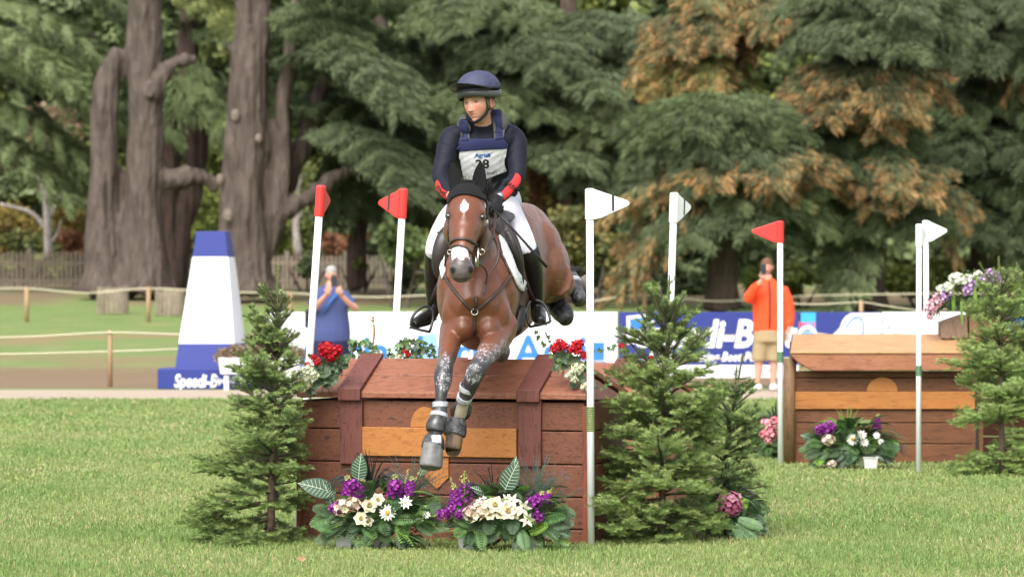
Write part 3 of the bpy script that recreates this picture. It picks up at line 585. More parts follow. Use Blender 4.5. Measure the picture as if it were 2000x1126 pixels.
front_chest, QF, WF = chest('chest_jump', 'stained timber treasure chest jump with ochre plate and two dark straps, right under the horse', P(583, 0, 23.5)*Vector((1, 1, 0)) if False else (P(583, 0, 23.5).x, 23.5, 0), (P(1149, 0, 22.95).x, 22.95, 0), [.796, .632, .445, .262, .082, 0.0], .34, .185, .19)
rear_chest, QR, WR = chest('chest_jump', 'second timber chest jump mostly hidden behind the first one and the bushy fir', (P(770, 0, 26.9).x, 26.9, 0), (P(1292, 0, 26.3).x, 26.3, 0), [.71, .56, .39, .22, .05, 0], .34, .185, .19, False, boards=W_LID)

# second timber fence on the right
Y2 = 33.2; s2 = 8000/Y2
t = thing('table_jump', (P(1710, 0, Y2).x, Y2, 0), 'brown timber table jump with pine beam and ochre band in the right background', 'jump')
X0, X1 = P(1546, 0, Y2).x, P(1906, 0, Y2).x; Z = lambda y: 1.47-(y-550)/s2
mb = MB(); zs = [Z(724), Z(737), Z(765), Z(799), Z(825), Z(866), 0.0]
for i in range(6): mb.box(((X0+X1)/2, Y2+.02, (zs[i]+zs[i+1])/2), (X1-X0, .04, zs[i]-zs[i+1]-.006))
bevel(mb.build('front_boards', W_BRN, t), .005)
MB().box(((X0+X1)/2, Y2+.06, Z(724)/2), (X1-X0-.05, .02, Z(724))).build('added_backing', W_BRN, t)  # board added behind the front so no light shows through its joints
bevel(MB().box(((X0+X1)/2, Y2-.014, (Z(764)+Z(798))/2), (X1-X0-.02, .024, Z(764)-Z(798))).build('ochre_band', W_OCHRE, t), .004)
cx = P(1723, 0, Y2).x; bevel(MB().prism([(cx+.125*math.cos(q), Y2-.018, Z(764)+.002+.115*math.sin(q)) for q in [math.pi*k/16 for k in range(17)]], (0, .014, 0)).build('ochre_disc', W_OCHRE, t), .002)
px0 = P(1541, 0, Y2).x; xb = P(1584, 0, Y2).x; xe = P(1878, 0, Y2).x; xe2 = P(1908, 0, Y2).x
bevel(MB().prism([(px0, Y2-.14, Z(692)), (px0+.03, Y2-.14, Z(690)), (xe2, Y2-.14, Z(690)), (xe, Y2-.14, Z(722)), (xb, Y2-.14, Z(723)), (px0+.06, Y2-.14, Z(706))], (0, .12, 0)).build('beam', W_PINK, t), .008)
bevel(MB().prism([(px0, Y2-.15, Z(690)), (xe2+.02, Y2-.15, Z(690)), (xe2+.05, Y2+.4, Z(665)+.03), (px0+.06, Y2+.4, Z(665)+.03)], (0, 0, .02)).build('top_board', W_PINE, t), .006)
for x in (px0+.03, xe2+.02): MB().prism([(x, Y2, 0), (x, Y2+.4, 0), (x, Y2+.4, Z(668)), (x, Y2-.02, Z(700))], (.03, 0, 0)).build('side_boards', W_BRN, t)
MB().tube([(P(1541, 0, Y2).x, Y2-.03, 0), (P(1541, 0, Y2).x, Y2-.03, Z(700)), (P(1541, 0, Y2).x, Y2-.03, Z(699))], [.047, .047, .04], 14).build('post', W_POST, t, True)
t = thing('table_jump', (P(1980, 0, 34).x, 34, 0), 'lighter timber jump module behind the right fir, cut by the right edge', 'jump'); xa, xb2 = P(1912, 0, 34).x, P(2240, 0, 34).x
mb = MB()
for i in range(6): mb.box(((xa+xb2)/2, 34, .04+.16*i+.07), (xb2-xa, .04, .152))
bevel(mb.build('front_boards', W_LID, t), .005); bevel(MB().box(((xa+xb2)/2, 34.1, 1.0), (xb2-xa+.05, .4, .04)).build('top_board', W_PINE, t), .005)

# ---------------------------------------------------------------- flags
M_PLW = mat('white_plastic', (.80, .80, .82), .4, .5); M_PLR = mat('red_plastic', (.72, .035, .03), .4, .5); M_PLW2 = mat('white_flag', (.82, .82, .83), .5, .4)
M_BLK = mat('black_tape', (.02, .02, .02), .5, .4); M_TAPE = mat('green_tape', (.07, .17, .09), .5, .4); M_TAPE2 = mat('olive_wire', (.16, .20, .07), .5, .4)
def flag(label, top, bot, Y, w, fh, tip, m, band=None, tape=None, yaw=0, tm=None, ground=True, Yb=None):
    """top/bot: pole ends in photo pixels; fh: flag height px; tip: signed px length of the pennant"""
    Yb = Yb or Y; a = P(top[0], top[1], Y); b = P(bot[0], bot[1], Yb)
    if ground: b = a+(b-a)*((a.z-gz(0, Y)+.02)/(a.z-b.z))
    k = Y/FPX; r = w/2*k; t = thing('flag_pole', (b.x, b.y, 0), label, 'flag', 'red and white jump flags')
    d = (b-a).normalized(); MB().tube([a+d*fh*k*.3, b], r, 14).build('pole', M_PLW, t, True)
    c, s_ = math.cos(R(yaw)), math.sin(R(yaw)); ax = Vector((c, s_, 0)); up = -d; sgn = 1 if tip > 0 else -1; th = r*1.15; nrm = ax.cross(up).normalized()
    o = a; H_ = fh*k; T = abs(tip)*k
    pts = [o+ax*sgn*r*1.0, o+ax*sgn*T*.3-up*H_*.09]+[o+ax*sgn*(T*.93)-up*H_*.36, o+ax*sgn*T-up*H_*.42, o+ax*sgn*T-up*H_*.50, o+ax*sgn*(T*.94)-up*H_*.56]+[o+ax*sgn*(T*.28)-up*H_*.94, o+ax*sgn*r*1.0-up*H_]
    mb = MB(); mb.prism([p-nrm*th*.5 for p in pts], nrm*th)
    mb.tube([a+up*.004, a-up*.004, a-up*(H_*.98), a-up*H_], [r*.9, r*1.3, r*1.3, r*1.2], 14)
    f = bevel(mb.build('flag', m, t), .004)
    if band is not None:
        x = band*k; q = min(1, x/T); h0, h1 = -.02-.36*q+.03, -1+.5*q-.0
        MB().prism([o+ax*sgn*(x-.006)+up*H_*h0-nrm*(th*.5+.003), o+ax*sgn*(x+.006)+up*H_*h0-nrm*(th*.5+.003), o+ax*sgn*(x+.006)+up*H_*h1-nrm*(th*.5+.003), o+ax*sgn*(x-.006)+up*H_*h1-nrm*(th*.5+.003)], nrm*(th+.006)).build('band', M_BLK, f)
    if tape:
        z0, z1 = tape; pa = a+(b-a)*((z0-top[1])/(bot[1]-top[1])); pb = a+(b-a)*((z1-top[1])/(bot[1]-top[1])); n = int(max(2, (z1-z0)/4)); mb = MB()
        for i in range(n): q = pa+(pb-pa)*((i+.5)/n); mb.tube([q-d*(pb-pa).length*.46/n, q-d*(pb-pa).length*.3/n, q+d*(pb-pa).length*.3/n, q+d*(pb-pa).length*.46/n], [r*1.02, r*1.18, r*1.18, r*1.02], 12)
        mb.build('tape', tm or M_TAPE, t, True)
    return t
flag('white pennant with a black band on the pole at the front chest right corner', (1152, 369), (1154, 1063), 22.85, 14.5, 60, 78, M_PLW2, band=45, tape=(788, 836), yaw=8, tm=M_TAPE2)
flag('smaller white pennant turned edgewise on the leaning pole above the tall fir', (1317, 377), (1297, 990), 26.55, 13.5, 58, 62, M_PLW2, band=34, yaw=58)
flag('red pennant seen edge-on, leaning pole at the front chest left end', (627, 363), (604, 705), 23.95, 14.5, 60, 66, M_PLR, yaw=78)
flag('red pennant with black band pointing left, pole left of the rider', (788, 369), (771, 670), 27.0, 13.5, 58, -48, M_PLR, band=27, yaw=-10)
flag('red pennant pointing left on the pole in front of the orange jacket man', (1523.5, 432), (1524.5, 907), 33.0, 11, 42, -55, M_PLR, tape=(684, 705), yaw=-4)
flag('near white pennant on the pole crossing the table jump', (1795, 438), (1794, 924), 31.5, 10.5, 43, 30, M_PLW2, tape=(711, 731), yaw=60)
flag('rear white pennant pointing right just behind another white pole', (1808, 431), (1811, 880), 34.6, 10.5, 42, 42, M_PLW2, yaw=6)

# ---------------------------------------------------------------- banners
M_WHITE = mat('banner_white', (.80, .80, .84), .5, .4); M_NAVY = mat('banner_blue', (.022, .036, .21), .5, .4); M_BLUE = mat('print_blue', (.03, .18, .60), .5, .4); M_CYAN = mat('print_cyan', (.04, .36, .72), .5, .4)
M_PRW = mat('print_white', (.82, .82, .85), .5, .4); M_PRR = mat('print_red', (.75, .05, .10), .5, .4); M_GREY = mat('print_grey', (.42, .44, .48), .5, .4); M_LB = mat('print_light_blue', (.25, .45, .75), .5, .4)
YB = 57.0; sB = 8000/YB
def BX(px): return P(px, 0, YB).x
def BZ(py): return 1.47-(py-550)/sB
def banner(label, x0, x1, y0, y1, m, group='sponsor banners'):
    t = thing('banner', ((BX(x0)+BX(x1))/2, YB, 0), label, 'banner', group)
    bevel(MB().box(((BX(x0)+BX(x1))/2, YB, (BZ(y0)+BZ(y1))/2), (BX(x1)-BX(x0)-.01, .03, BZ(y0)-BZ(y1))).build('panel', m, t), .003)
    for x in (x0+6, (x0+x1)/2, x1-6): MB().box((BX(x), YB+.05, BZ(y0)/2), (.05, .05, BZ(y0)-.02)).build('support', M_STAKE, t)
    return t
yf = YB-.018
def slab(poly, m, parent, name='print', d=.003, y=None):
    return MB().prism([(BX(a), (y or yf)-.001, BZ(b)) for a, b in poly], (0, -d, 0)).build(name, m, parent)
b1 = banner('long white banner with large pale blue lettering behind the first jump', 520, 1206, 609, 738, M_WHITE)
for x, wd in ((672, 8), (884, 8), (1094, 8)):
    text('lettering', 'Agria', (BX(x), yf, BZ(688)), .60, M_BLUE, b1, bold=.012)
slab([(826, 654), (852, 650), (858, 700), (826, 700)], M_LB, b1, 'print', .003, yf-.006); slab([(1148, 668), (1180, 668), (1180, 712), (1148, 712)], M_BLUE, b1)
b2 = banner('blue banner with big white product lettering and a white strip below, behind the tall fir', 1208, 1560, 609, 712, M_NAVY)
slab([(1209, 712), (1559, 712), (1559, 737), (1209, 737)], M_PRW, b2, 'white_strip', .02, YB+.01)
text('lettering', 'Speedi-Beet', (BX(1396), yf, BZ(654)), .53, M_PRW, b2, bold=.018, shear=.2, sx=.86)
text('small_lettering', 'Quick Soaking Beet Pulp', (BX(1385), yf, BZ(697)), .185, M_PRW, b2, bold=.003, shear=.3, sx=.80)
text('web_address', 'www.britishhorsefeeds.com', (BX(1395), YB-.014, BZ(724)), .15, M_GREY, b2, bold=.002, sx=.95)
slab([(1224, 617), (1264, 613), (1268, 668), (1224, 672)], M_PRW, b2, 'product_bag'); slab([(1230, 622), (1259, 619), (1261, 642), (1230, 645)], M_BLUE, b2, 'bag_label', .003, yf-.004)
b3 = banner('right-hand blue banner with a cyan panel and a white horse silhouette', 1562, 1722, 609, 712, M_NAVY)
slab([(1556+8, 610), (1593, 610), (1593, 711), (1564, 711)], M_CYAN, b3); text('lettering', 'BBC.E', (BX(1576), yf-.004, BZ(634)), .09, M_PRR, b3, bold=.003)
MB().tube([(BX(1577)+.11*math.cos(q), yf-.006, BZ(655)+.11*math.sin(q)) for q in [k*math.pi/10 for k in range(20)]], .028, 6, closed=True).build('round_logo', M_PRW, b3)
slab([(1613, 662), (1628, 652), (1640, 640), (1645, 626), (1652, 617), (1662, 611), (1721, 611), (1721, 711), (1613, 711)], M_PRW, b3, 'horse_silhouette')
MB().tube([(BX(a), yf-.008, BZ(b)) for a, b in cr([(1652, 640), (1662, 625), (1674, 619), (1684, 626), (1686, 642), (1682, 660)], 4)], .012, 5).build('horse_outline', M_BLUE, b3)
b4 = banner('plain white banner end with small grey emblems behind the table jump', 1722, 1990, 609, 712, M_WHITE)
for x, m in ((1718, M_GREY), (1745, M_PRR)):
    MB().tube([(BX(x+4)+.085*math.cos(q), yf-.004, BZ(637)+.085*math.sin(q)) for q in [k*math.pi/10 for k in range(20)]], .012, 6, closed=True).build('emblem', m if m is M_GREY else M_GREY, b4 if x > 1722 else b3)
    text('small_lettering', 'www', (BX(x+4), yf-.004, BZ(655)), .05, M_GREY, b4 if x > 1722 else b3)

# pylon with its plinth and the flower trough
Yp = 56.2; sp = 8000/Yp
t = thing('sponsor_pylon', (P(405, 0, Yp).x, Yp, 0), 'tall tapering white and blue advertising pylon on a lettered blue plinth', 'pylon')
def F4(y, xl, xr, dp): X = lambda p: P(p, 0, Yp).x; z = 1.47-(y-550)/sp; c = Yp+.5; return [(X(xl), c-dp, z), (X(xr), c-dp, z), (X(xr)+.12*dp/.5, c+dp, z), (X(xl)+.02, c+dp, z)]
def sec(y0, l0, r0, y1, l1, r1, m, nm, d0, d1):
    mb = MB(); mb.rings([[Vector(p) for p in F4(y1, l1, r1, d1)], [Vector(p) for p in F4(y0, l0, r0, d0)]], True); return bevel(mb.build(nm, m, t), .006)
sec(451, 380, 437, 501, 373, 443, M_NAVY, 'blue_cap', .2, .24); sec(501, 373, 443, 671, 348, 457, M_WHITE, 'white_panel', .24, .42); sec(671, 348, 457, 722, 341, 461, M_NAVY, 'blue_foot', .42, .48)
for i, s_ in enumerate(('Here to assist', 'from the 500 club', 'to World wide')): text('small_lettering', s_, (P(403, 0, Yp).x, Yp+.5-.37-.008*i, 1.47-(612+7*i-550)/sp), .05, M_GREY, t, bold=.001)
pl = bevel(MB().box((P(422, 0, Yp).x, Yp+.4, 1.47-(739-550)/sp), ((540-315)/sp, 1.1, 39/sp)).build('plinth', M_NAVY, t), .006)
text('plinth_lettering', 'Speedi-B', (P(383, 0, Yp).x, Yp-.155, 1.47-(744-550)/sp), .25, M_PRW, t, bold=.006, shear=.2, sx=.66); text('plinth_lettering', 'Speedi-Beet', (P(458, 0, Yp).x, Yp-.155, 1.47-(742-550)/sp), .12, M_PRW, t, bold=.003, shear=.1, sx=.9)
M_TERR = mat('white_trough', (.75, .75, .76), .5, .4)
t = thing('flower_trough', (P(508, 0, 55.6).x, 55.6, 0), 'white trough of faded brown flowers beside the pylon', 'planter'); Xt = t.location.x
bevel(MB().box((Xt, 55.6, 1.47-(714-550)/144), (1.05, .35, .22), taper=1.06).build('trough', M_TERR, t), .01)
for q in (-.45, .45): MB().box((Xt+q, 55.6, .1), (.06, .3, .2)).build('foot', M_TERR, t)
s = Sprays()
for k in range(9): s.blob((Xt-.5+.125*k, 55.6+random.uniform(-.1, .1), .46+random.uniform(0, .1)), (.14, .16, .11), 260, (np.array([.33, .25, .18]), np.array([.22, .17, .10])) if k not in (3, 7) else gl, (.05, .035))
s.build(t, 'foliage')
# ================================================================ young firs
M_FIR = mat('fir_needles', (.07, .12, .04), .55, .4, attr='Col', trans=.12); M_FBARK = mat('fir_twig_bark', (.17, .12, .085), .9, .2, noise=(30, .6, (.1, .08, .05)))
F_DK = np.array([.048, .085, .030]); F_MD = np.array([.105, .175, .050]); F_LT = np.array([.26, .345, .10])
def fir(label, bx, by_y, top, rad, seed, Hfrac=.04, lean=0, whorl=.15, dens=760, col=1.0, squash=(1, 1), prof=.85, leader=.3, bright=0, nb=6, gap=None, sidelen=.42, xlim=(-9999, 9999)):
    rs = np.random.RandomState(seed); Y = by_y; base = Vector((P(bx, 0, Y).x, Y, gz(0, Y))); tp = P(top[0], top[1], Y); Ht = tp.z-base.z
    t = thing('fir_tree', base, label, 'fir tree', 'cut firs dressing the jumps')
    axis = lambda h: np.array([base.x+(tp.x-base.x)*(h/Ht)**1.2, Y+.02*math.sin(h*3), base.z+h])
    mb = MB(); mb.tube([axis(Ht*k/10) for k in range(11)], [max(.004, .024*(1-k/10.2)*(Ht/1.5)) for k in range(11)], 8)
    seg = []                                     # (a, b, r, young)
    hs = []; h = Ht-leader*.92*Ht/1.5
    while h > Hfrac*Ht: hs.append(h); h -= whorl*(.8+.4*rs.rand())*(.75+.5*(1-h/Ht))
    for k in range(14): seg.append((axis(Ht*(1-.05*k)), axis(Ht*(1-.05*(k+1))), .010, .9))
    br = MB()
    for wi, h in enumerate(hs):
        q = 1-h/Ht; L0 = rad*(q**prof)+(.075 if q < .3 else .04); m = nb+(1 if q > .5 else 0); ph = rs.rand()*6.28; elev = 1.08-.95*min(1, q*1.1)-max(0, q-.82)*3.2
        for k in range(m+(4 if q > .3 else 1)):
            a = ph+6.283*k/m+rs.normal(0, .2); L_ = L0*(.55+.6*rs.rand()); hh = h+(rs.normal(0, .02) if k < m else rs.uniform(0, whorl)); P0_x = axis(max(.03, min(hh, Ht)))[0]
            ex_ = P0_x+math.cos(a)*L_; lim_ = P(xlim[1] if math.cos(a) > 0 else xlim[0], 0, Y).x-P0_x; L_ = min(L_, max(.07, abs(lim_)/max(.15, abs(math.cos(a)))*(.85+.3*rs.rand()))); dx, dy = math.cos(a)*squash[0], math.sin(a)*squash[1]; e = elev+rs.normal(0, .20); P0 = axis(max(.03, hh)); pts = [P0]; d = np.array([dx*math.cos(e), dy*math.cos(e), math.sin(e)]); N = max(3, int(L_/.07))
            for i in range(N):
                d = d+np.array([0, 0, .035 if i > N*.45 else -.035])*(1+q)+rs.normal(0, .02, 3); d /= np.linalg.norm(d); pts.append(pts[-1]+d*L_/N)
            if min(p_[2] for p_ in pts) < base.z+.03:
                for p_ in pts: p_[2] = max(p_[2], base.z+.03+.02*rs.rand())
            br.tube(pts, [.0075*(1-i/(N+1))*(.5+L_)+.0015 for i in range(N+1)], 5)
            side = np.cross(d, [0, 0, 1]); side /= np.linalg.norm(side)+1e-9
            for i in range(N): seg.append((pts[i], pts[i+1], .003, i/N*.8))
            step = .046; n2 = int(L_/step)
            for j in range(2, n2+1):
                f = j*step/L_
                if f > .97: continue
                i = min(N-1, int(f*N)); pp = pts[i]+(pts[i+1]-pts[i])*(f*N-i)
                for sg in (-1, 1):
                    if rs.rand() < (.12 if q > .40 else .6): continue
                    sl = min(L_*sidelen*(1.08-f)*(.7+.6*rs.rand()), .24)+.035
                    dd = side*sg*.85+d*.75+np.array([0, 0, rs.normal(.02, .34)]); dd /= np.linalg.norm(dd); e2 = pp+dd*sl*.6; e3 = e2+(dd+np.array([0, 0, .12])+d*.1)*sl*.42
                    seg.append((pp, e2, .0016, .45+.3*f)); seg.append((e2, e3, .0013, .85+.15*rs.rand()))
                    if sl > .085 and q > .2:
                        for g in np.arange(.3, .9, .062/sl*1.0):
                            for sg2 in (-1, 1):
                                if rs.rand() < .25: continue
                                p3 = pp+dd*sl*g; l3 = sl*.38*(1.1-g)+.02; s3 = np.cross(dd, [0, 0, 1]); s3 /= np.linalg.norm(s3); d3 = s3*sg2*.8+dd*.8+np.array([0, 0, rs.normal(.05, .3)]); d3 /= np.linalg.norm(d3)
                                seg.append((p3, p3+d3*l3, .001, .75+.3*rs.rand()))
    A = np.array([s_[0] for s_ in seg]); B = np.array([s_[1] for s_ in seg]); yg = np.array([s_[3] for s_ in seg]); ln = np.linalg.norm(B-A, axis=1)
    top_ = np.array([s_[0][2] for s_ in seg]) > base.z+Ht*.72; cnt = np.maximum(2, (ln*dens*np.where(top_, 1.6, 1.0)).astype(int)); idx = np.repeat(np.arange(len(seg)), cnt); n = len(idx); f = rs.rand(n)
    p = A[idx]+(B-A)[idx]*f[:, None]; T = (B-A)[idx]/ln[idx][:, None]; s_ = np.cross(T, [0, 0, 1]); s_ /= np.linalg.norm(s_, axis=1)[:, None]+1e-9; u_ = np.cross(s_, T)
    ang = rs.uniform(-.65, math.pi+.65, n); r = s_*np.cos(ang)[:, None]*1.15+u_*np.sin(ang)[:, None]*.8; dr = r+T*.55; dr /= np.linalg.norm(dr, axis=1)[:, None]
    NL = .0225*(.75+.5*rs.rand(n)); wv = np.cross(dr, T); wv /= np.linalg.norm(wv, axis=1)[:, None]+1e-9; ww = .0014
    Vv = np.stack([p-wv*ww, p+wv*ww, p+dr*NL[:, None]*.8+wv*ww*.8, p+dr*NL[:, None]], 1).reshape(-1, 3); b = np.arange(n)[:, None]*4; F = np.concatenate([b+[[0, 1, 2]], b+[[0, 2, 3]]])
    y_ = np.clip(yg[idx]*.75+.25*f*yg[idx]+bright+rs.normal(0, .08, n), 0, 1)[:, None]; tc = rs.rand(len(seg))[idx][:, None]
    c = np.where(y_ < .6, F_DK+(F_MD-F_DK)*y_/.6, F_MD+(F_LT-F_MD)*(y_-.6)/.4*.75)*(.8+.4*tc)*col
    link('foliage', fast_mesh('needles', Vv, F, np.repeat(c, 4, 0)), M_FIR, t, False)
    mb.build('trunk', M_FBARK, t, True); br.build('branches', M_FBARK, t, True); return t
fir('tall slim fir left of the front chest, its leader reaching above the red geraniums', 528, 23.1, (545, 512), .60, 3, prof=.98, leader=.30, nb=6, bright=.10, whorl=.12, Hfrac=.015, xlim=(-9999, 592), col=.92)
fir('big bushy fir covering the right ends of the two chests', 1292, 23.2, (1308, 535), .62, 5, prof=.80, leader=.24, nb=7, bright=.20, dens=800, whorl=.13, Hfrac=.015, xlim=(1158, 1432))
fir('short fir right of the big bushy one with its bare spiky top', 1395, 24.0, (1452, 690), .33, 9, prof=.9, leader=.42, nb=6, whorl=.12, sidelen=.5)
fir('yellowish fir in front of the table jump at the right edge', 1958, 31.2, (1950, 500), .60, 14, prof=.66, leader=.30, nb=7, bright=.30, col=1.1, whorl=.2)
fir('fir cut by the right edge with a hooked leader', 2030, 33.3, (1985, 512), .55, 21, prof=.6, leader=.25, nb=7, bright=.2, whorl=.19)
mb = MB(); t = thing('dead_twig', P(727, 720, 25.2), 'bare brown fir leader poking up behind the ivy on the chest lid', 'twig')
stube(mb, [(P(727, 735, 25.2), .006), (P(728, 680, 25.2), .006), (P(731, 650, 25.2), .007), (P(730, 632, 25.2), .005)], 6); mb.ball(P(729, 620, 25.2), .009, 6, 5); mb.ball(P(728, 626, 25.2), .011, 6, 5); mb.build('stem', mat('brown_twig', (.30, .17, .08), .8), t)

# ================================================================ flowers
M_LEAF = mat('leaf_surface', (.06, .12, .04), .45, .5, attr='Col', trans=.12); M_PETAL = mat('petal_surface', (.8, .75, .6), .6, .3, attr='Col', trans=.2)
def frame(d, up=(0, 0, 1)):
    d = Vector(d).normalized(); u = Vector(up); s_ = d.cross(u)
    if s_.length < 1e-3: s_ = d.cross(Vector((0, 1, 0)))
    s_.normalize(); return d, s_, s_.cross(d).normalized()
def leaf(mb, b, d, Ln, W, col, curl=-.25, up=(0, 0, 1), fold=.15, n=5, shape=1.0, edge=None):
    """a pointed leaf: n stations along the midrib, folded along it"""
    d, s_, u = frame(d, up); b = Vector(b); rows = []
    for i in range(n+1):
        f = i/n; w_ = W*.5*math.sin(math.pi*min(1, f**shape*.97+.03))**.8 if i < n else 0; c = b+d*Ln*f+u*Ln*(curl*f*f+.12*f)
        rows.append([c-s_*w_+u*w_*fold, c, c+s_*w_+u*w_*fold])
    mb.rings(rows, False, 0, col, closed=False)
    return rows
def ribbon(mb, pts, w_, col):
    pts = [Vector(p) for p in pts]; rows = []
    for i, p in enumerate(pts):
        t_ = (pts[min(i+1, len(pts)-1)]-pts[max(i-1, 0)]).normalized(); s_ = t_.cross(Vector((.25, -1, .2))).normalized(); k = w_*(1-(i/(len(pts)-1))**2)+.0006; rows.append([p-s_*k, p+s_*k])
    mb.rings(rows, False, 0, col, closed=False)
def J(c, k=.15): f = 1+random.uniform(-k, k); return tuple(min(1, x*f*(1+random.uniform(-.05, .05))) for x in c)
def frond(mb, b, d, Ln, W, col, curl=-.5, n=16, up=(0, 0, 1), wl=.011):
    d, s_, u = frame(d, up); b = Vector(b); c = [b+d*Ln*(i/n)+u*Ln*(curl*(i/n)**2+.2*i/n) for i in range(n+1)]; ribbon(mb, c, .0016, J(col))
    for i in range(1, n):
        f = i/n; w_ = W*math.sin(math.pi*(.12+.86*f))**.7*.5
        for sg in (-1, 1): leaf(mb, c[i], s_*sg+d*.45+u*-.1, w_, wl, J(col, .2), -.2, up=u, n=2, fold=.05)
def calathea(mb, b, d, Ln, W, up, curl=-.15):
    rows = leaf(mb, b, d, Ln, W, J((.035, .085, .045), .1), curl, up, .12, 10, .8); d_, s_, u = frame(d, up); pale = (.62, .72, .55)
    ribbon2 = lambda p, q, w_: mb.tube([p+u*.0015, (p+q)/2+u*.002, q+u*.0015], w_, 4, col=pale)
    for i in range(10): ribbon2(rows[i][1], rows[i+1][1], .0016)
    for i in range(1, 9):
        for k in (0, 2): ribbon2(rows[i][1], rows[min(10, i+1)][k]*.86+rows[min(10, i+1)][1]*.14, .0009)
def ivy_leaf(mb, b, d, sz, col, up):
    d, s_, u = frame(d, up); b = Vector(b); out = [(0, -.02), (-.42, -.12), (-.36, .12), (-.62, .42), (-.24, .48), (0, 1), (.24, .48), (.62, .42), (.36, .12), (.42, -.12)]
    c0 = b+d*sz*.3-u*sz*.05; vs = [c0]+[b+s_*x*sz+d*y*sz+u*sz*.12*abs(x) for x, y in out]; mb.add(vs, [(0, i, i+1) for i in range(1, 10)]+[(0, 10, 1)], 0, col)
def rose(name, c, r, parent, col=(.85, .78, .58), face=(0, -1, .35)):
    mb = MB(); d, s_, u = frame(face)
    for lay in range(5):
        n = [6, 6, 5, 4, 3][lay]; op = [1.25, .95, .65, .4, .2][lay]; rr = r*[1, .85, .68, .48, .3][lay]
        for k in range(n):
            a = 6.283*(k+.37*lay)/n+random.uniform(-.1, .1); rd = s_*math.cos(a)+u*math.sin(a); dirv = rd*math.sin(op)+d*math.cos(op)
            leaf(mb, Vector(c)+rd*rr*.08-d*r*.15, dirv, rr, rr*1.05, J(col if lay < 3 else (col[0]*.98, col[1]*.88, col[2]*.7), .05), .30 if lay > 1 else -.1, up=d, fold=.25, n=4, shape=.75)
    return mb.build(name, M_PETAL, parent, True)
def star(name, c, r, parent, col, npet=6, centre=(.35, .10, .05), cr_=.12, face=(0, -1, .3), w_=.42, curl=-.25, cup=.35):
    mb = MB(); d, s_, u = frame(face); c = Vector(c)
    for k in range(npet): a = 6.283*k/npet+random.uniform(-.08, .08); rd = s_*math.cos(a)+u*math.sin(a); leaf(mb, c+d*random.uniform(0, .002), rd+d*cup, r, r*w_, J(col, .06), curl, up=d, fold=.12, n=4, shape=.8)
    mb.ball(c+d*r*.06, r*cr_, 8, 5, col=centre); return mb.build(name, M_PETAL, parent, True)
def cluster(name, c, R3, parent, col, n=40, fr=.012, face=(0, -1, .2), petals=5, hemi=True, col2=None, centre=None):
    """rounded head of small five-petal florets"""
    mb = MB(); c = Vector(c); R3 = Vector(R3 if isinstance(R3, (tuple, list)) else (R3,)*3)
    for i in range(n):
        z = 1-2*(i+.5)/n; th = i*2.39996+random.uniform(-.2, .2); q = math.sqrt(1-z*z); v = Vector((q*math.cos(th), q*math.sin(th), z)); p = c+Vector((v.x*R3.x, v.y*R3.y, v.z*R3.z))*random.uniform(.85, 1.08); d, s_, u = frame(v+Vector((random.uniform(-.3, .3),)*3)); k0 = random.random()*6; cc = J(col if col2 is None or random.random() < .5 else col2, .14)
        for k in range(petals): a = k0+6.283*k/petals; leaf(mb, p, (s_*math.cos(a)+u*math.sin(a))+d*.35, fr*random.uniform(.85, 1.15), fr*.95, cc, -.15, up=d, n=2, fold=.2)
        if centre: mb.ball(p+d*.001, fr*.18, 5, 4, col=centre)
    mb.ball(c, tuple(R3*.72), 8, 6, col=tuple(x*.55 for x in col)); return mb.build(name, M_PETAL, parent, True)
def spike(name, a, b, r, parent, col, col2, n=55, fr=.014):
    mb = MB(); a = Vector(a); b = Vector(b); ax, s_, u = frame(b-a, (0, 1, 0))
    mb.tube([a, (a+b)/2, b], [.003, .002, .001], 5, col=(.16, .22, .07))
    for i in range(n):
        f = (i+.5)/n; th = i*2.4; rr = r*(1-.75*f); rd = s_*math.cos(th)+u*math.sin(th); p = a+(b-a)*f+rd*rr; cc = J(col if f < .78 else col2, .18); z = fr*(1.15-.6*f)
        for k in range(4): q = k*1.57+th; leaf(mb, p, (ax*math.cos(q)+rd.cross(ax)*math.sin(q))+rd*.5, z, z*.95, cc, -.15, up=rd, n=2, fold=.2)
    return mb.build(name, M_PETAL, parent, True)
LV_D = (.055, .10, .04); LV_M = (.085, .165, .05); LV_L = (.20, .36, .06); BLK = (.022, .024, .022); LAV = (.10, .17, .12)
M_POT = mat('grey_white_pot', (.60, .61, .63), .5, .4)
def pot(parent, x, y, z, w_, h, name='pot'):
    mb = MB(); mb.rings([[Vector((x+a*w_*k, y+b*w_*k, z+q)) for a, b in ((-.5, -.5), (.5, -.5), (.5, .5), (-.5, .5))] for k, q in ((.78, 0), (.98, h*.88), (1.06, h*.9), (1.06, h))], True); return bevel(mb.build(name, M_POT, parent), .004)
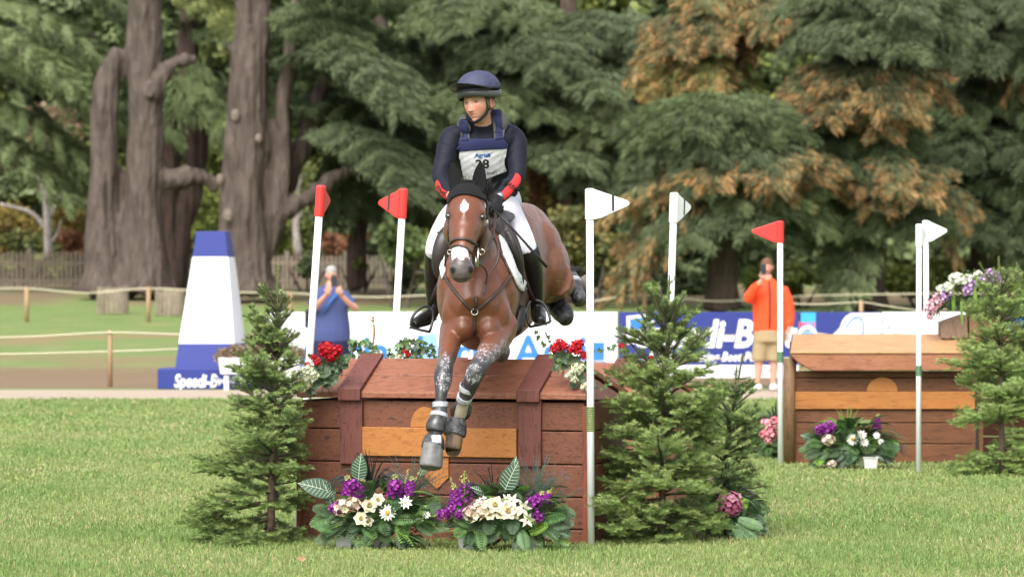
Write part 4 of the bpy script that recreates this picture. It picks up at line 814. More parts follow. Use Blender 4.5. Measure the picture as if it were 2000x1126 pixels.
def arrangement(label, cx, Y, flowers, seed, group='flower boxes at the foot of the jumps', spread=(620, 865), top=890, blades=(730, 940), lav=((800, 960),), cala=(), pots=((670, 0), (745, 0)), s=1.0):
    random.seed(seed); k = Y/FPX; U = lambda px, py, dy=0: P(px, py, Y+dy); t = thing('flower_arrangement', (P(cx, 0, Y).x, Y, 0), label, 'flower box', group)
    for px, dy in pots: pot(t, P(px, 0, Y).x, Y+dy, 0, .10*s, .085*s)
    mb = MB(); x0, x1 = P(spread[0], 0, Y).x, P(spread[1], 0, Y).x; xc = (x0+x1)/2; hw = (x1-x0)/2
    core = Vector((xc, Y+.05, .16*s))
    for i in range(95):                                           # ferns and palms spilling over the pots
        a = random.uniform(-1, 1); b = Vector((xc+a*hw*.66, Y+random.uniform(-.10, .05), random.uniform(.07, .30)*s)); out = Vector((a*1.1+random.uniform(-.6, .6), -random.uniform(.15, .8), random.uniform(-.3, .8)))
        frond(mb, b, out, random.uniform(.12, .20)*s, .085*s, random.choice([LV_D, LV_M, LV_M, LV_D, (.045, .085, .05)]) if random.random() < .88 else LV_L, -.6, 13, wl=.013*s)
    for i in range(60):                                           # low fronds hanging over the pots
        a = random.uniform(-1, 1); b = Vector((xc+a*hw*.8, Y-random.uniform(.04, .13), random.uniform(.10, .22)*s)); frond(mb, b, (a*.8+random.uniform(-.7, .7), -random.uniform(.1, .5), random.uniform(-.7, .5)), random.uniform(.10, .16)*s, .09*s, J(random.choice([LV_M, LV_M, (.07, .13, .06), LV_D]) if random.random() < .92 else LV_L, .2), -.45, 12, up=(0, -1, .5), wl=.015*s)
    for i in range(230):                                          # broad filler leaves
        a = random.uniform(-1, 1); b = Vector((xc+a*hw*.72, Y+random.uniform(-.10, .1), random.uniform(.04, .36)*s*(1-.4*abs(a)))); leaf(mb, b, (a+random.uniform(-.6, .6), -random.uniform(.1, 1), random.uniform(-.4, .9)), random.uniform(.05, .10)*s, .036*s, J(random.choice([LV_D, LV_M, LV_D]), .25), -.3, n=3)
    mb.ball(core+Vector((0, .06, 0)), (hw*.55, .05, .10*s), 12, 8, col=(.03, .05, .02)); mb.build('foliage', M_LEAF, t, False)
    mb = MB(); b0 = U(blades[0], blades[1]+40)
    for i in range(85):
        a = random.uniform(-1.5, 1.5); L_ = random.uniform(.16, .31)*s; pts = [b0+Vector((math.sin(a)*L_*f*1.0+.0, random.uniform(-.02, .02)*f+(.02-.06*f), L_*(1.25*f-1.05*f*f*abs(math.sin(a))-.25*f**3))) for f in (0, .2, .4, .6, .8, 1)]; ribbon(mb, pts, .0042*s, J(BLK, .3))
    mb.build('black_grass', M_LEAF, t)
    for lx, ly in lav:
        mb = MB(); b0 = U(lx, ly+30)
        for i in range(48):
            a = random.uniform(-.9, 1.1); L_ = random.uniform(.11, .25)*s; e = b0+Vector((math.sin(a)*L_, random.uniform(-.06, .02), math.cos(a)*L_)); mb.tube([b0+(e-b0)*.15, e], [.0012, .001], 4, col=J(LAV))
            for q in range(9): f = .25+.75*q/9; leaf(mb, b0+(e-b0)*f, (random.uniform(-1, 1), -.3, 1), .018*s, .004, J(LAV if f < .78 else (.20, .18, .40), .2), n=2)
        mb.build('lavender', M_LEAF, t)
    for (px, py, dx, dz, L_, W_, upv) in cala:
        mb = MB(); calathea(mb, U(px, py, -.03), (dx, -.15, dz), L_*s, W_*s, upv); mb.build('veined_leaf', M_LEAF, t)
    for f in flowers:
        kd, px, py, r = f[:4]; p = U(px, py, f[4] if len(f) > 4 else -.17); r = r*k
        if kd == 'rose': rose('rose', p, r*1.15, t)
        elif kd == 'lily': star('lily', p, r, t, (.86, .80, .62), 6, (.12, .05, .02), .1)
        elif kd == 'daisy': star('daisy', p, r, t, (.86, .85, .78), 15, (.60, .36, .03), .28, w_=.3, cup=.12, curl=-.05)
        elif kd == 'white': star('white_flower', p, r, t, (.84, .83, .78), 9, (.55, .5, .2), .2, w_=.4)
        elif kd == 'cream': cluster('cream_bloom', p, (r, r*.6, r*.8), t, (.80, .72, .54), 16, r*.48, petals=6, col2=(.78, .55, .50), centre=(.6, .3, .05))
        elif kd == 'purple': cluster('purple_bloom', p, (r, r*.6, r), t, (.22, .02, .24), 26, r*.38, col2=(.33, .05, .33))
        elif kd == 'mauve': cluster('mauve_bloom', p, (r, r*.6, r), t, (.50, .28, .62), 26, r*.38, col2=(.70, .45, .62))
        elif kd == 'pink': cluster('pink_bloom', p, (r, r*.6, r), t, (.85, .28, .36), 26, r*.5, col2=(.88, .45, .48))
        elif kd == 'pom': cluster('chrysanthemum', p, (r, r*.7, r), t, (.50, .14, .26), 75, r*.34, petals=4, col2=(.66, .30, .40))
        elif kd == 'wpom': cluster('white_bloom', p, (r, r*.6, r*.8), t, (.85, .85, .80), 24, r*.5, col2=(.80, .82, .68))
        elif kd == 'spike': spike('purple_stock', U(px, py, -.1), U(f[5], f[6], -.1), f[3]*k, t, (.24, .02, .27), (.36, .36, .12))
        elif kd == 'twig':
            mb = MB(); a, b = U(px, py, -.08), U(f[5], f[6], -.08); mb.tube([a, b], .0013, 4, col=(.22, .25, .07))
            for i in range(22): mb.ball(a+(b-a)*(.3+.7*i/22)+Vector((random.uniform(-1, 1), random.uniform(-1, 1), random.uniform(-1, 1)))*.006, .0035, 5, 4, col=J((.36, .40, .14)))
            mb.build('seed_spray', M_LEAF, t)
        elif kd == 'lime': mb = MB(); frond(mb, p, (f[5], -.3, f[6]), r*2, r*1.3, LV_L, -.3, 11); mb.build('lime_frond', M_LEAF, t)
    return t
Yf = 22.45
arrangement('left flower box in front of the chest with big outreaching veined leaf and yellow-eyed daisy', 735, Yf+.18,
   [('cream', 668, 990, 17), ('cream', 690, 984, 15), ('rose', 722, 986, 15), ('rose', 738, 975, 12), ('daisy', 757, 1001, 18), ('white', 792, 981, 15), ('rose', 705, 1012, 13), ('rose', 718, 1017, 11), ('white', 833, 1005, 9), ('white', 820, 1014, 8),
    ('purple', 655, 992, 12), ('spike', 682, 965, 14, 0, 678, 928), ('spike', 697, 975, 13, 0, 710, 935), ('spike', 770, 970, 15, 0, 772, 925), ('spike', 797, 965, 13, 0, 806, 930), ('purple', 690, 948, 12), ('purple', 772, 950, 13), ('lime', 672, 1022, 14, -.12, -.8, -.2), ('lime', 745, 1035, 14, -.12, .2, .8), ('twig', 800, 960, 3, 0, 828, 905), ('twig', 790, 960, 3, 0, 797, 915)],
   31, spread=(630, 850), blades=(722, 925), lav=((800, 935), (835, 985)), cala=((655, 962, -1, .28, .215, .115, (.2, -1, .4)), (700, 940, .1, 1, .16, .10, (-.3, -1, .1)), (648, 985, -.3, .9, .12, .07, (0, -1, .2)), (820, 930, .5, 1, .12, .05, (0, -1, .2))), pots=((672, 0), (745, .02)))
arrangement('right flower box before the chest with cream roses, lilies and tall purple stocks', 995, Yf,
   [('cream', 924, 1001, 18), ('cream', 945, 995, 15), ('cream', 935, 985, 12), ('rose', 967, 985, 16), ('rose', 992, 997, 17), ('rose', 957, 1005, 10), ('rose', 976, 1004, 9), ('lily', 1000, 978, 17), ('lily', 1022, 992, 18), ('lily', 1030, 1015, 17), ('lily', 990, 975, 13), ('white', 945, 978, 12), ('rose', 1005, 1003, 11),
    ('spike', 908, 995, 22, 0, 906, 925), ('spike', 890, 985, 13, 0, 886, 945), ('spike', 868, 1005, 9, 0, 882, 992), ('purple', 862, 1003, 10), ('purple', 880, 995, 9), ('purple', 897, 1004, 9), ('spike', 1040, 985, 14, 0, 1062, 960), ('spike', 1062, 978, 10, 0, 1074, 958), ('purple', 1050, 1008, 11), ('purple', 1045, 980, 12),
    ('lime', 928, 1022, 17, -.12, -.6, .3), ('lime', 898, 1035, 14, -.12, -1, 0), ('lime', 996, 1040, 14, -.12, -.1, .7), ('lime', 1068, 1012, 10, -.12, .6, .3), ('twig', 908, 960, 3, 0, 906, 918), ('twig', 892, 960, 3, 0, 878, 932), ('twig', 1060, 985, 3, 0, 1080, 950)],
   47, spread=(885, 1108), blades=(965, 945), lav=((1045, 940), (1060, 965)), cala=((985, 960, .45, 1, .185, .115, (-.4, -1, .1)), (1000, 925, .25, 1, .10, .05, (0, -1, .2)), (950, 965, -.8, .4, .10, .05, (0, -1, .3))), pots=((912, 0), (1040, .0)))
arrangement('small flower tub beside the big fir with a dusky pink chrysanthemum', 1425, 23.6,
   [('pom', 1425, 984, 23), ('purple', 1405, 965, 8, .05), ('cream', 1385, 940, 8, .1)], 53, spread=(1385, 1480), blades=(1415, 945), lav=(), cala=(), pots=((1425, .05),), s=.8)
random.seed(5); t = thing('fern_leaf', P(1440, 1050, 23.4), 'big glossy serrated green leaf drooping beside the pink chrysanthemum', 'leaf'); mb = MB()
for a, b, w_ in (((1436, 1020), (1486, 1066), .06), ((1440, 1012), (1490, 1030), .05), ((1432, 1024), (1455, 1065), .045)):
    p, q = P(*a, 23.35), P(*b, 23.3); frond(mb, p, q-p, (q-p).length, w_*1.6, (.07, .17, .04), -.25, 15, up=(0, -1, .3), wl=.017)
mb.build('frond', M_LEAF, t)
Y3 = 32.3
arrangement('mixed flower box at the foot of the table jump with white daisies', 1660, Y3,
   [('daisy', 1665, 858, 13), ('white', 1683, 849, 11), ('white', 1688, 864, 10), ('white', 1712, 850, 8), ('white', 1720, 862, 7), ('cream', 1618, 858, 12), ('cream', 1624, 905, 8), ('purple', 1618, 836, 12), ('purple', 1600, 838, 9), ('spike', 1628, 880, 9, 0, 1630, 866), ('spike', 1712, 835, 7, 0, 1715, 808)],
   61, spread=(1582, 1745), blades=(1700, 850), lav=(), cala=((1605, 865, -1, .4, .16, .09, (0, -1, .5)),), pots=((1627, .05), (1647, .02), (1697, -.12)), s=1.15)
mb = MB(); random.seed(8)
tt_ = bpy.context.scene.objects['flower_arrangement.003']
for i in range(50): a = random.uniform(-1.4, 1.4); b0 = P(1655, 845, Y3-.03); L_ = random.uniform(.13, .24); ribbon(mb, [b0+Vector((math.sin(a)*L_*f*1.1, -.03*f, L_*(1.1*f-.8*f*f*abs(math.sin(a))))) for f in (0, .25, .5, .75, 1)], .007, J((.16, .24, .06), .2))
mb.build('spider_leaves', M_LEAF, tt_)
arrangement('pink flowered white pot behind the red flag pole', 1505, 34.2, [('pink', 1498, 830, 11), ('pink', 1508, 845, 12), ('pink', 1492, 846, 9), ('pink', 1512, 822, 9), ('pink', 1486, 836, 7), ('pink', 1500, 858, 8), ('pink', 1515, 832, 9)], 67, spread=(1482, 1535), blades=(1515, 800), lav=((1512, 800),), cala=(), pots=((1508, 0),), s=.95)
# big planter of flowers on the table jump
def planter():
    Yq = 33.4; random.seed(77); t = thing('log_planter', P(1866, 661, Yq), 'rough angular log planter crowded with white and mauve flowers on top of the table jump', 'planter'); z0 = P(0, 661, Yq).z
    pts = [P(1838, 661, Yq), P(1890, 661, Yq), P(1890, 614, Yq), P(1878, 614, Yq), P(1838, 628, Yq)]
    bevel(MB().prism([p+Vector((0, .0, 0)) for p in pts], (0, .25, 0)).build('log_box', W_OLD, t), .006)
    bevel(MB().prism([P(1893, 661, Yq), P(1968, 661, Yq), P(1968, 595, Yq), P(1893, 606, Yq)], (0, .25, 0)).build('log_box', W_POST, t), .006)
    mb = MB(); k = Yq/FPX
    for i in range(420):
        u = random.random(); px = 1812+185*u; cyy = 600-45*math.sin(math.pi*min(1, u*1.15+.02)); py = cyy+random.uniform(-24, 42)*(.5+.5*math.sin(math.pi*u)); b = P(px, py, Yq+random.uniform(-.14, .1)); leaf(mb, b, (random.uniform(-1, 1), -random.uniform(0, 1), random.uniform(-.8, .9)), random.uniform(.04, .09), .03, J(random.choice([LV_D, LV_M, (.05, .1, .05)]), .25), -.3, n=3)
    for px, py in ((1862, 565), (1905, 560), (1938, 545), (1880, 590)): frond(mb, P(px, py+45, Yq-.15), (random.uniform(-.3, .3), -.1, 1), .2, .05, LV_L, -.1, 14, wl=.02)
    mb.build('foliage', M_LEAF, t)
    for kd, px, py, r in [('w', 1868, 543, 13), ('w', 1886, 545, 12), ('w', 1850, 560, 11), ('w', 1838, 563, 8), ('w', 1910, 536, 9), ('w', 1968, 540, 8), ('w', 1988, 578, 7), ('m', 1898, 552, 12), ('m', 1890, 565, 10), ('m', 1918, 545, 9), ('m', 1940, 540, 12), ('m', 1932, 535, 9), ('m', 1853, 572, 9), ('m', 1843, 580, 9), ('p', 1828, 580, 8), ('p', 1832, 592, 8), ('p', 1818, 592, 8), ('p', 1812, 602, 8), ('p', 1822, 604, 8), ('p', 1816, 618, 6), ('m', 1950, 550, 8), ('w', 1958, 556, 8), ('p', 1840, 573, 7)]:
        c = P(px, py, Yq-.14); q = r*k
        if kd == 'w': cluster('white_bloom', c, (q, q*.6, q*.7), t, (.85, .85, .80), 22, q*.5, col2=(.78, .82, .62))
        if kd == 'm': cluster('mauve_bloom', c, (q, q*.6, q), t, (.48, .27, .60), 24, q*.42, col2=(.72, .52, .72))
        if kd == 'p': cluster('pink_bloom', c, (q, q*.6, q), t, (.78, .40, .52), 20, q*.42, col2=(.85, .60, .66))
planter()
def geranium(label, Y, reds, whites, leaves, ivy, seed, trail=(), red=(.62, .018, .025)):
    random.seed(seed); k = Y/FPX; t = thing('geranium_plant', P(leaves[0][0], leaves[0][1], Y), label, 'plant', 'geraniums and ivy dressing the front chest')
    for px, py, r in reds: cluster('red_flower_head', P(px, py, Y-.07), (r*k, r*k*.7, r*k*.85), t, red, 26, r*k*.42, col2=(.48, .01, .02))
    for px, py, r in whites: cluster('cream_flower_head', P(px, py, Y-.08), (r*k, r*k*.6, r*k*.9), t, (.80, .84, .58), 14, r*k*.5, col2=(.84, .86, .68), centre=(.5, .55, .2))
    mb = MB()
    for px, py, r in leaves:                                     # round scalloped leaves
        c = P(px, py, Y-.03+random.uniform(-.03, .03)); d, s_, u = frame(Vector((random.uniform(-.4, .4), -1, random.uniform(.1, .8)))); n = 18; cc = J((.075, .125, .06), .25); rr = r*k; vs = [c-d*rr*.15]
        for i in range(n): a = 6.283*i/n; q = rr*(1+.07*math.cos(a*7))*(.75 if i == 0 else 1); vs.append(c+(s_*math.cos(a)+u*math.sin(a))*q+d*rr*.08*math.cos(a*7))
        mb.add(vs, [(0, i, i % n+1) for i in range(1, n+1)], 0, cc)
        for i in range(0, n, 2): mb.tube([vs[0]+d*.003, (vs[0]+vs[i+1])/2+d*.004, vs[i+1]*.9+vs[0]*.1+d*.003], .0008, 3, col=(.12, .18, .08))
        mb.tube([c-d*rr*.1, c-d*.05+Vector((0, .02, -rr*1.2))], .002, 4, col=(.1, .13, .05))
    for px, py, r in ivy:
        for q in range(1): ivy_leaf(mb, P(px, py, Y-.04+random.uniform(-.04, .03)), (random.uniform(-1, 1), random.uniform(-.5, .1), random.uniform(-.9, .5)), r*k*1.5, J(random.choice([(.05, .10, .03), (.08, .16, .04), (.10, .20, .05), (.07, .10, .06)]), .2), (random.uniform(-.4, .4), -1, random.uniform(0, .6)))
    mb.build('foliage', M_LEAF, t)
    for pts in trail:
        mb = MB(); Q = [Vector(q) for q in cr([tuple(P(x, y, Y+.0)) for x, y in pts], 5)]; mb.tube(Q, .0018, 5, col=(.14, .12, .06))
        for i, q in enumerate(Q):
            if i % 2 == 0: ivy_leaf(mb, q, (random.uniform(-1, 1), -.3, random.uniform(-1, 1)), random.uniform(.018, .034), J((.07, .15, .04), .25), (random.uniform(-.5, .5), -1, .2))
        mb.build('trailing_stem', M_LEAF, t)
    return t
def rnd(n, x0, x1, y0, y1, r0, r1, seed, f=None):
    rr = random.Random(seed); out = []
    while len(out) < n:
        x, y = rr.uniform(x0, x1), rr.uniform(y0, y1)
        if f is None or f(x, y): out.append((x, y, rr.uniform(r0, r1)))
    return out
geranium('red and cream geranium spilling over the left hip of the chest lid', 23.35, [(637, 680, 14), (650, 690, 13), (658, 683, 11), (645, 695, 11), (630, 688, 9), (620, 706, 8), (601, 712, 6), (612, 697, 6)], [(600, 722, 11), (608, 735, 11), (599, 745, 11), (590, 755, 10), (606, 726, 9), (615, 733, 8), (595, 735, 9)],
    [(640, 712, 15), (655, 720, 15), (632, 725, 15), (648, 738, 14), (628, 742, 13), (660, 705, 12), (670, 712, 11), (622, 715, 11), (640, 750, 10), (615, 752, 10), (675, 700, 10), (605, 765, 9)], rnd(40, 596, 690, 695, 775, 5, 8, 3, lambda x, y: y < 775-(x-600)*.75 and y > 690), 91)
geranium('ivy trailing along the ridge of the chest lid, left of the horse', 24.1, [(793, 686, 6), (797, 692, 5)], [(735, 691, 4), (780, 696, 5)], [(690, 680, 7), (820, 687, 8)], rnd(150, 682, 852, 662, 702, 5, 9, 5, lambda x, y: y > 700-38*abs(math.sin((x-640)*.028))-6), 92, trail=[[(685, 690), (760, 694), (850, 690)]])
geranium('red geranium with cream flowers tumbling over the right hip of the chest lid', 23.0, [(1092, 672, 11), (1084, 680, 9), (1102, 676, 9), (1123, 676, 12), (1132, 670, 9), (1128, 685, 9), (1144, 694, 9), (1114, 684, 7)], [(1125, 717, 9), (1113, 731, 10), (1128, 723, 8), (1143, 754, 8), (1136, 716, 7), (1121, 740, 7)],
    [(1096, 695, 13), (1110, 700, 12), (1090, 705, 10), (1125, 703, 10), (1120, 750, 9), (1135, 738, 9), (1102, 715, 9)], rnd(46, 1078, 1165, 684, 765, 5, 8, 7, lambda x, y: y < 720+(x-1080)*.6 and y > 690+(x-1140)*.3), 93, trail=[[(1085, 700), (1068, 680), (1052, 662), (1048, 648)], [(1150, 690), (1172, 684), (1195, 680), (1200, 672)], [(1150, 720), (1170, 732), (1190, 748), (1172, 760)], [(1090, 690), (1075, 672), (1066, 652)]])
geranium('single red bloom peeping out of the big fir', 24.2, [(1216, 675, 7), (1271, 698, 5)], [], [(1222, 684, 6)], [], 94)
# leaf on the lawn
random.seed(3); mb = MB()
for a in (-.9, -.3, .4, 1.1, 2.0): leaf(mb, P(588, 1101, 21.2)+Vector((0, 0, .02)), (math.sin(a), .1, abs(math.cos(a))*.6+.1), .028, .016, J((.50, .29, .17), .2), .2, up=(0, -1, .4), n=3)
o = mb.build('fallen_leaf', M_PETAL); tag(o, 'dry curled tan leaf lying on the lawn in front, left', 'leaf')
# ================================================================ horse
CAMPOS = Vector((0, 0, EYE))
def ray(bvh, px, py):
    d = P(px, py, 20)-CAMPOS; d.normalize(); h = bvh.ray_cast(CAMPOS, d); return h[0], (-h[1] if h[1] is not None and h[1].dot(d) > 0 else h[1])
def bvh_of(*mes):
    vs = []; fs = []
    for me in mes: n = len(vs); vs += [v.co.copy() for v in me.vertices]; fs += [[i+n for i in p.vertices] for p in me.polygons]
    return BVHTree.FromPolygons(vs, fs)
def strap(name, pts, width, bvh, m, parent, off=.003, th=.0035, sub=5, Yd=None, closed=False):
    """a strap lying on the body: photo pixels (px,py[,lift]) measured onto the surface"""
    q = cr([(p[0], p[1], p[2] if len(p) > 2 else 0) for p in pts], sub); P3 = []; N3 = []; last = Yd
    for a in q:
        h, n = ray(bvh, a[0], a[1])
        if h is None or (last is not None and abs(h.y-last) > .35): h = P(a[0], a[1], last or 22.8); n = Vector((0, -1, 0))
        last = h.y; P3.append(h); N3.append(n)
    P3 = [p for p in P3]
    for _ in range(2): P3 = [P3[0]]+[(P3[i-1]+P3[i]*2+P3[i+1])/4 for i in range(1, len(P3)-1)]+[P3[-1]]; N3 = [N3[0]]+[(N3[i-1]+N3[i]*2+N3[i+1]).normalized() for i in range(1, len(N3)-1)]+[N3[-1]]
    mb = MB(); rings = []
    for i, p in enumerate(P3):
        t_ = (P3[min(i+1, len(P3)-1)]-P3[max(i-1, 0)]).normalized(); n = N3[i]; s_ = t_.cross(n).normalized(); w_ = width/2; p = p+n*(off+q[i][2])
        rings.append([p-s_*w_-n*th*.5, p-s_*w_+n*th*.3, p-s_*w_*.6+n*th, p+s_*w_*.6+n*th, p+s_*w_+n*th*.3, p+s_*w_-n*th*.5])
    mb.rings(rings, True); return mb.build(name, m, parent, True)
def inside(poly, x, y):
    c = False; j = len(poly)-1
    for i in range(len(poly)):
        if (poly[i][1] > y) != (poly[j][1] > y) and x < (poly[j][0]-poly[i][0])*(y-poly[i][1])/(poly[j][1]-poly[i][1])+poly[i][0]: c = not c
        j = i
    return c
def patch(name, poly, bvh, m, parent, off=.006, th=.005, res=2.0, Ymax=None, ripple=0, clip=False):
    """a cloth panel cut to an outline and laid over the surface, with thickness"""
    bm = bmesh.new(); vs = [bm.verts.new((x, y, 0)) for x, y in poly]; bm.faces.new(vs)
    x0, x1 = min(p[0] for p in poly), max(p[0] for p in poly); y0, y1 = min(p[1] for p in poly), max(p[1] for p in poly)
    for k in np.arange(x0+res, x1, res): bmesh.ops.bisect_plane(bm, geom=bm.verts[:]+bm.edges[:]+bm.faces[:], plane_co=(k, 0, 0), plane_no=(1, 0, 0))
    for k in np.arange(y0+res, y1, res): bmesh.ops.bisect_plane(bm, geom=bm.verts[:]+bm.edges[:]+bm.faces[:], plane_co=(0, k, 0), plane_no=(0, 1, 0))
    bmesh.ops.remove_doubles(bm, verts=bm.verts, dist=.01)
    hit = {}; ys = []
    for v in bm.verts:
        h, n = ray(bvh, v.co.x, v.co.y)
        if h is not None and (Ymax is None or h.y < Ymax): hit[v] = (h, n); ys.append(h.y)
    if clip: bmesh.ops.delete(bm, geom=[v for v in bm.verts if v not in hit], context='VERTS')
    my = float(np.median(ys)); items = list(hit.items())
    px = {v: (v.co.x, v.co.y) for v in bm.verts}
    for v in bm.verts:
        if v in hit: h, n = hit[v]; d_ = (h.y-CAMPOS.y); v.co = h+n*off+n*ripple*math.sin(px[v][1]*.5+px[v][0]*.3)
        else:
            b = min(items, key=lambda it: (px[it[0]][0]-px[v][0])**2+(px[it[0]][1]-px[v][1])**2); v.co = P(px[v][0], px[v][1], b[1][0].y)+b[1][1]*off*.6
    for _ in range(2): bmesh.ops.smooth_vert(bm, verts=[v for v in bm.verts if not v.is_boundary], factor=.4, use_axis_x=True, use_axis_y=True, use_axis_z=True)
    me = bpy.data.meshes.new(name); bm.to_mesh(me); bm.free(); o = link(name, me, m, parent, True)
    sm = o.modifiers.new('thickness', 'SOLIDIFY'); sm.thickness = th; sm.offset = 0; return o
def wrap_text(name, body, c, h, bvh, m, parent, off=.004, rot=0, sx=1, bold=0, shear=0, hpx=None):
    """lettering laid on a curved surface; c centre px, h letter size px"""
    me = text_mesh(body, 1.0, 0, bold, shear, sx); bm = bmesh.new(); bm.from_mesh(me); bmesh.ops.triangulate(bm, faces=bm.faces); bmesh.ops.subdivide_edges(bm, edges=[e for e in bm.edges if e.calc_length() > .25], cuts=1); bm.to_mesh(me); bm.free()
    ca, sa = math.cos(R(rot)), math.sin(R(rot)); last = 23.7
    for v in me.vertices:
        x, y = v.co.x*h, v.co.y*h; px, py = c[0]+x*ca+y*sa, c[1]+x*sa-y*ca; hh, n = ray(bvh, px, py)
        if hh is None: hh = P(px, py, last); n = Vector((0, -1, 0))
        last = hh.y; v.co = hh+n*off
    return link(name, me, m, parent, False)

M_COAT = mat('bay_coat', (.2, .07, .03), .37, .5, attr='Col', bump=(140, .18, .003), bump2=(7, .4, .03, .8), sheen=.05, mud=(95, (.50, .50, .52)))
M_LEATHER = mat('brown_leather', (.045, .028, .022), .45, .5, bump=(60, .2, .002)); M_BLEATHER = mat('black_leather', (.014, .013, .013), .28, .55, bump=(14, .5, .012))
M_HOOF = mat('hoof_horn', (.12, .10, .08), .5, .4, noise=(14, .9, (.28, .25, .21)), stretch=(1, 1, .5)); M_NEOP = mat('muddy_black_boot', (.015, .015, .017), .42, .5, noise=(26, .5, (.17, .17, .18)), bump=(60, .6, .006), bump2=(16, .9, .02, 1.5))
M_BONNET = mat('black_knit', (.008, .008, .009), .9, .2, bump=(160, .5, .003), sheen=.02); M_PAD = mat('white_saddle_pad', (.78, .78, .80), .8, .2, bump=(120, .3, .004))
M_GREYSTRAP = mat('grey_white_strap', (.26, .27, .31), .6, .3, noise=(40, .8, (.58, .58, .62))); M_SHELL = mat('tendon_boot_shell', (.018, .018, .02), .25, .5, noise=(20, .35, (.2, .2, .2)))
M_EYE = mat('dark_eye', (.01, .007, .005), .06, .7, coat=1); M_METAL = mat('bit_metal', (.62, .60, .56), .25, .5, 1); M_MANE = mat('black_hair', (.018, .015, .014), .5, .4, noise=(80, .6, (.06, .05, .045)), stretch=(1, 1, .2))
horse = thing('horse', (P(975, 0, 23.9).x, 23.9, 0), 'bay horse with white star and snip jumping the chest in black bonnet and boots', 'horse')
mb = MB()
H = lambda *a: [(P(p[0], p[1], p[2]), (p[3], p[4] if len(p) > 4 else p[3])) for p in a]
stube(mb, H((929, 612, 22.74, .10, .10), (929, 600, 22.84, .165, .20), (930, 585, 23.0, .190, .29), (934, 572, 23.2, .205, .33), (945, 560, 23.5, .22, .36), (958, 552, 23.8, .228, .37), (978, 545, 24.15, .245, .37), (1004, 520, 24.40, .215, .36), (1024, 503, 24.68, .185, .335), (1036, 500, 24.95, .18, .28), (1045, 508, 25.1, .09, .14)), 24, 4, up=(0, 0, 1))
stube(mb, H((940, 560, 23.3, .18, .30), (928, 520, 23.12, .155, .25), (921, 470, 23.0, .12, .20), (914, 420, 22.93, .095, .15), (911, 392, 22.88, .075, .10)), 20, 4, up=(0, -1, 0))     # neck
stube(mb, H((911, 372, 22.88, .05, .05), (911, 384, 22.84, .088, .09), (910, 404, 22.78, .108, .115), (909, 424, 22.73, .112, .125), (907, 446, 22.67, .094, .115), (904, 470, 22.60, .073, .092), (902, 490, 22.55, .060, .076), (901, 508, 22.51, .056, .068), (901, 524, 22.48, .065, .07), (901, 538, 22.47, .060, .058), (901, 547, 22.48, .040, .040)), 24, 5, up=(0, -1, 0))
for x, sgn in ((884, -1), (935, 1)):
    mb.ball(P(x+sgn*1, 450, 22.80), (.052, .09, .085), 14, 10); mb.ball(P(909+sgn*32, 414.5, 22.69), (.024, .03, .016), 10, 8); mb.ball(P(909+sgn*32, 431, 22.70), (.022, .026, .012), 10, 8); mb.ball(P(909+sgn*25, 396, 22.77), (.03, .04, .03), 10, 8)
stube(mb, H((934, 440, 22.66, .012), (930, 455, 22.62, .016), (924, 470, 22.58, .012)), 8, 3); stube(mb, H((883, 440, 22.66, .012), (885, 455, 22.62, .016), (888, 470, 22.58, .012)), 8, 3)
for x in (885, 918): mb.ball(P(x, 524, 22.45), (.026, .026, .032), 12, 8)
mb.ball(P(901, 543, 22.50), (.042, .045, .024), 12, 8); mb.ball(P(905, 500, 22.50), (.05, .03, .09), 12, 8); mb.ball(P(907, 455, 22.585), (.045, .03, .12), 12, 8)
for x, y, Y, r in ((896, 615, 22.88, (.098, .11, .15)), (962, 615, 22.88, (.102, .11, .15)), (882, 575, 23.05, (.085, .18, .20)), (979, 572, 23.05, (.095, .18, .22)), (1075, 527, 24.60, (.122, .25, .20)), (1052, 490, 24.60, (.145, .25, .20)), (1033, 450, 24.65, (.12, .2, .15)), (1000, 520, 24.62, (.13, .22, .20)), (880, 560, 22.98, (.07, .10, .14)), (975, 555, 22.98, (.08, .12, .15)), (905, 640, 22.80, (.07, .09, .08)), (955, 642, 22.80, (.07, .09, .08))): mb.ball(P(x, y, Y), r, 16, 12)
legL = H((884, 640, 22.92, .072, .11), (880, 662, 22.82, .066, .09), (875, 688, 22.70, .056, .070), (870, 710, 22.60, .047, .055), (866, 730, 22.54, .053, .060), (865, 746, 22.51, .050, .054), (862, 766, 22.48, .036, .040), (860, 792, 22.46, .030, .036), (856, 818, 22.44, .036, .042), (852, 836, 22.42, .043, .047), (849, 852, 22.39, .036, .038), (845, 868, 22.36, .045, .05))
legR = H((981, 640, 22.98, .088, .13), (970, 664, 22.86, .078, .10), (956, 684, 22.68, .066, .075), (943, 703, 22.54, .056, .062), (932, 720, 22.46, .056, .062), (925, 736, 22.45, .052, .056), (917, 758, 22.49, .042, .044), (909, 780, 22.54, .032, .036), (901, 802, 22.60, .042, .046), (895, 818, 22.62, .034, .036), (889, 834, 22.60, .042, .044))
stube(mb, legL, 14, 4, up=(0, -1, 0)); stube(mb, legR, 14, 4, up=(0, -1, 0))
mb.ball(P(978, 686, 22.83), (.055, .09, .065), 12, 8)
stube(mb, H((1085, 545, 24.45, .11), (1095, 558, 24.75, .085), (1110, 548, 25.0, .05), (1119, 556, 24.95, .036), (1127, 568, 24.85, .038), (1131, 578, 24.78, .034)), 12, 4); stube(mb, H((1020, 560, 24.45, .10), (1050, 570, 24.75, .08), (1075, 580, 24.95, .05), (1084, 590, 24.85, .036), (1092, 602, 24.72, .038), (1098, 612, 24.64, .034)), 12, 4)
hme = fuse(mb, .0105, 7, .5, 'horse_body')
def in_el(x, y, cx, cy, rx, ry): return ((x-cx)/rx)**2+((y-cy)/ry)**2
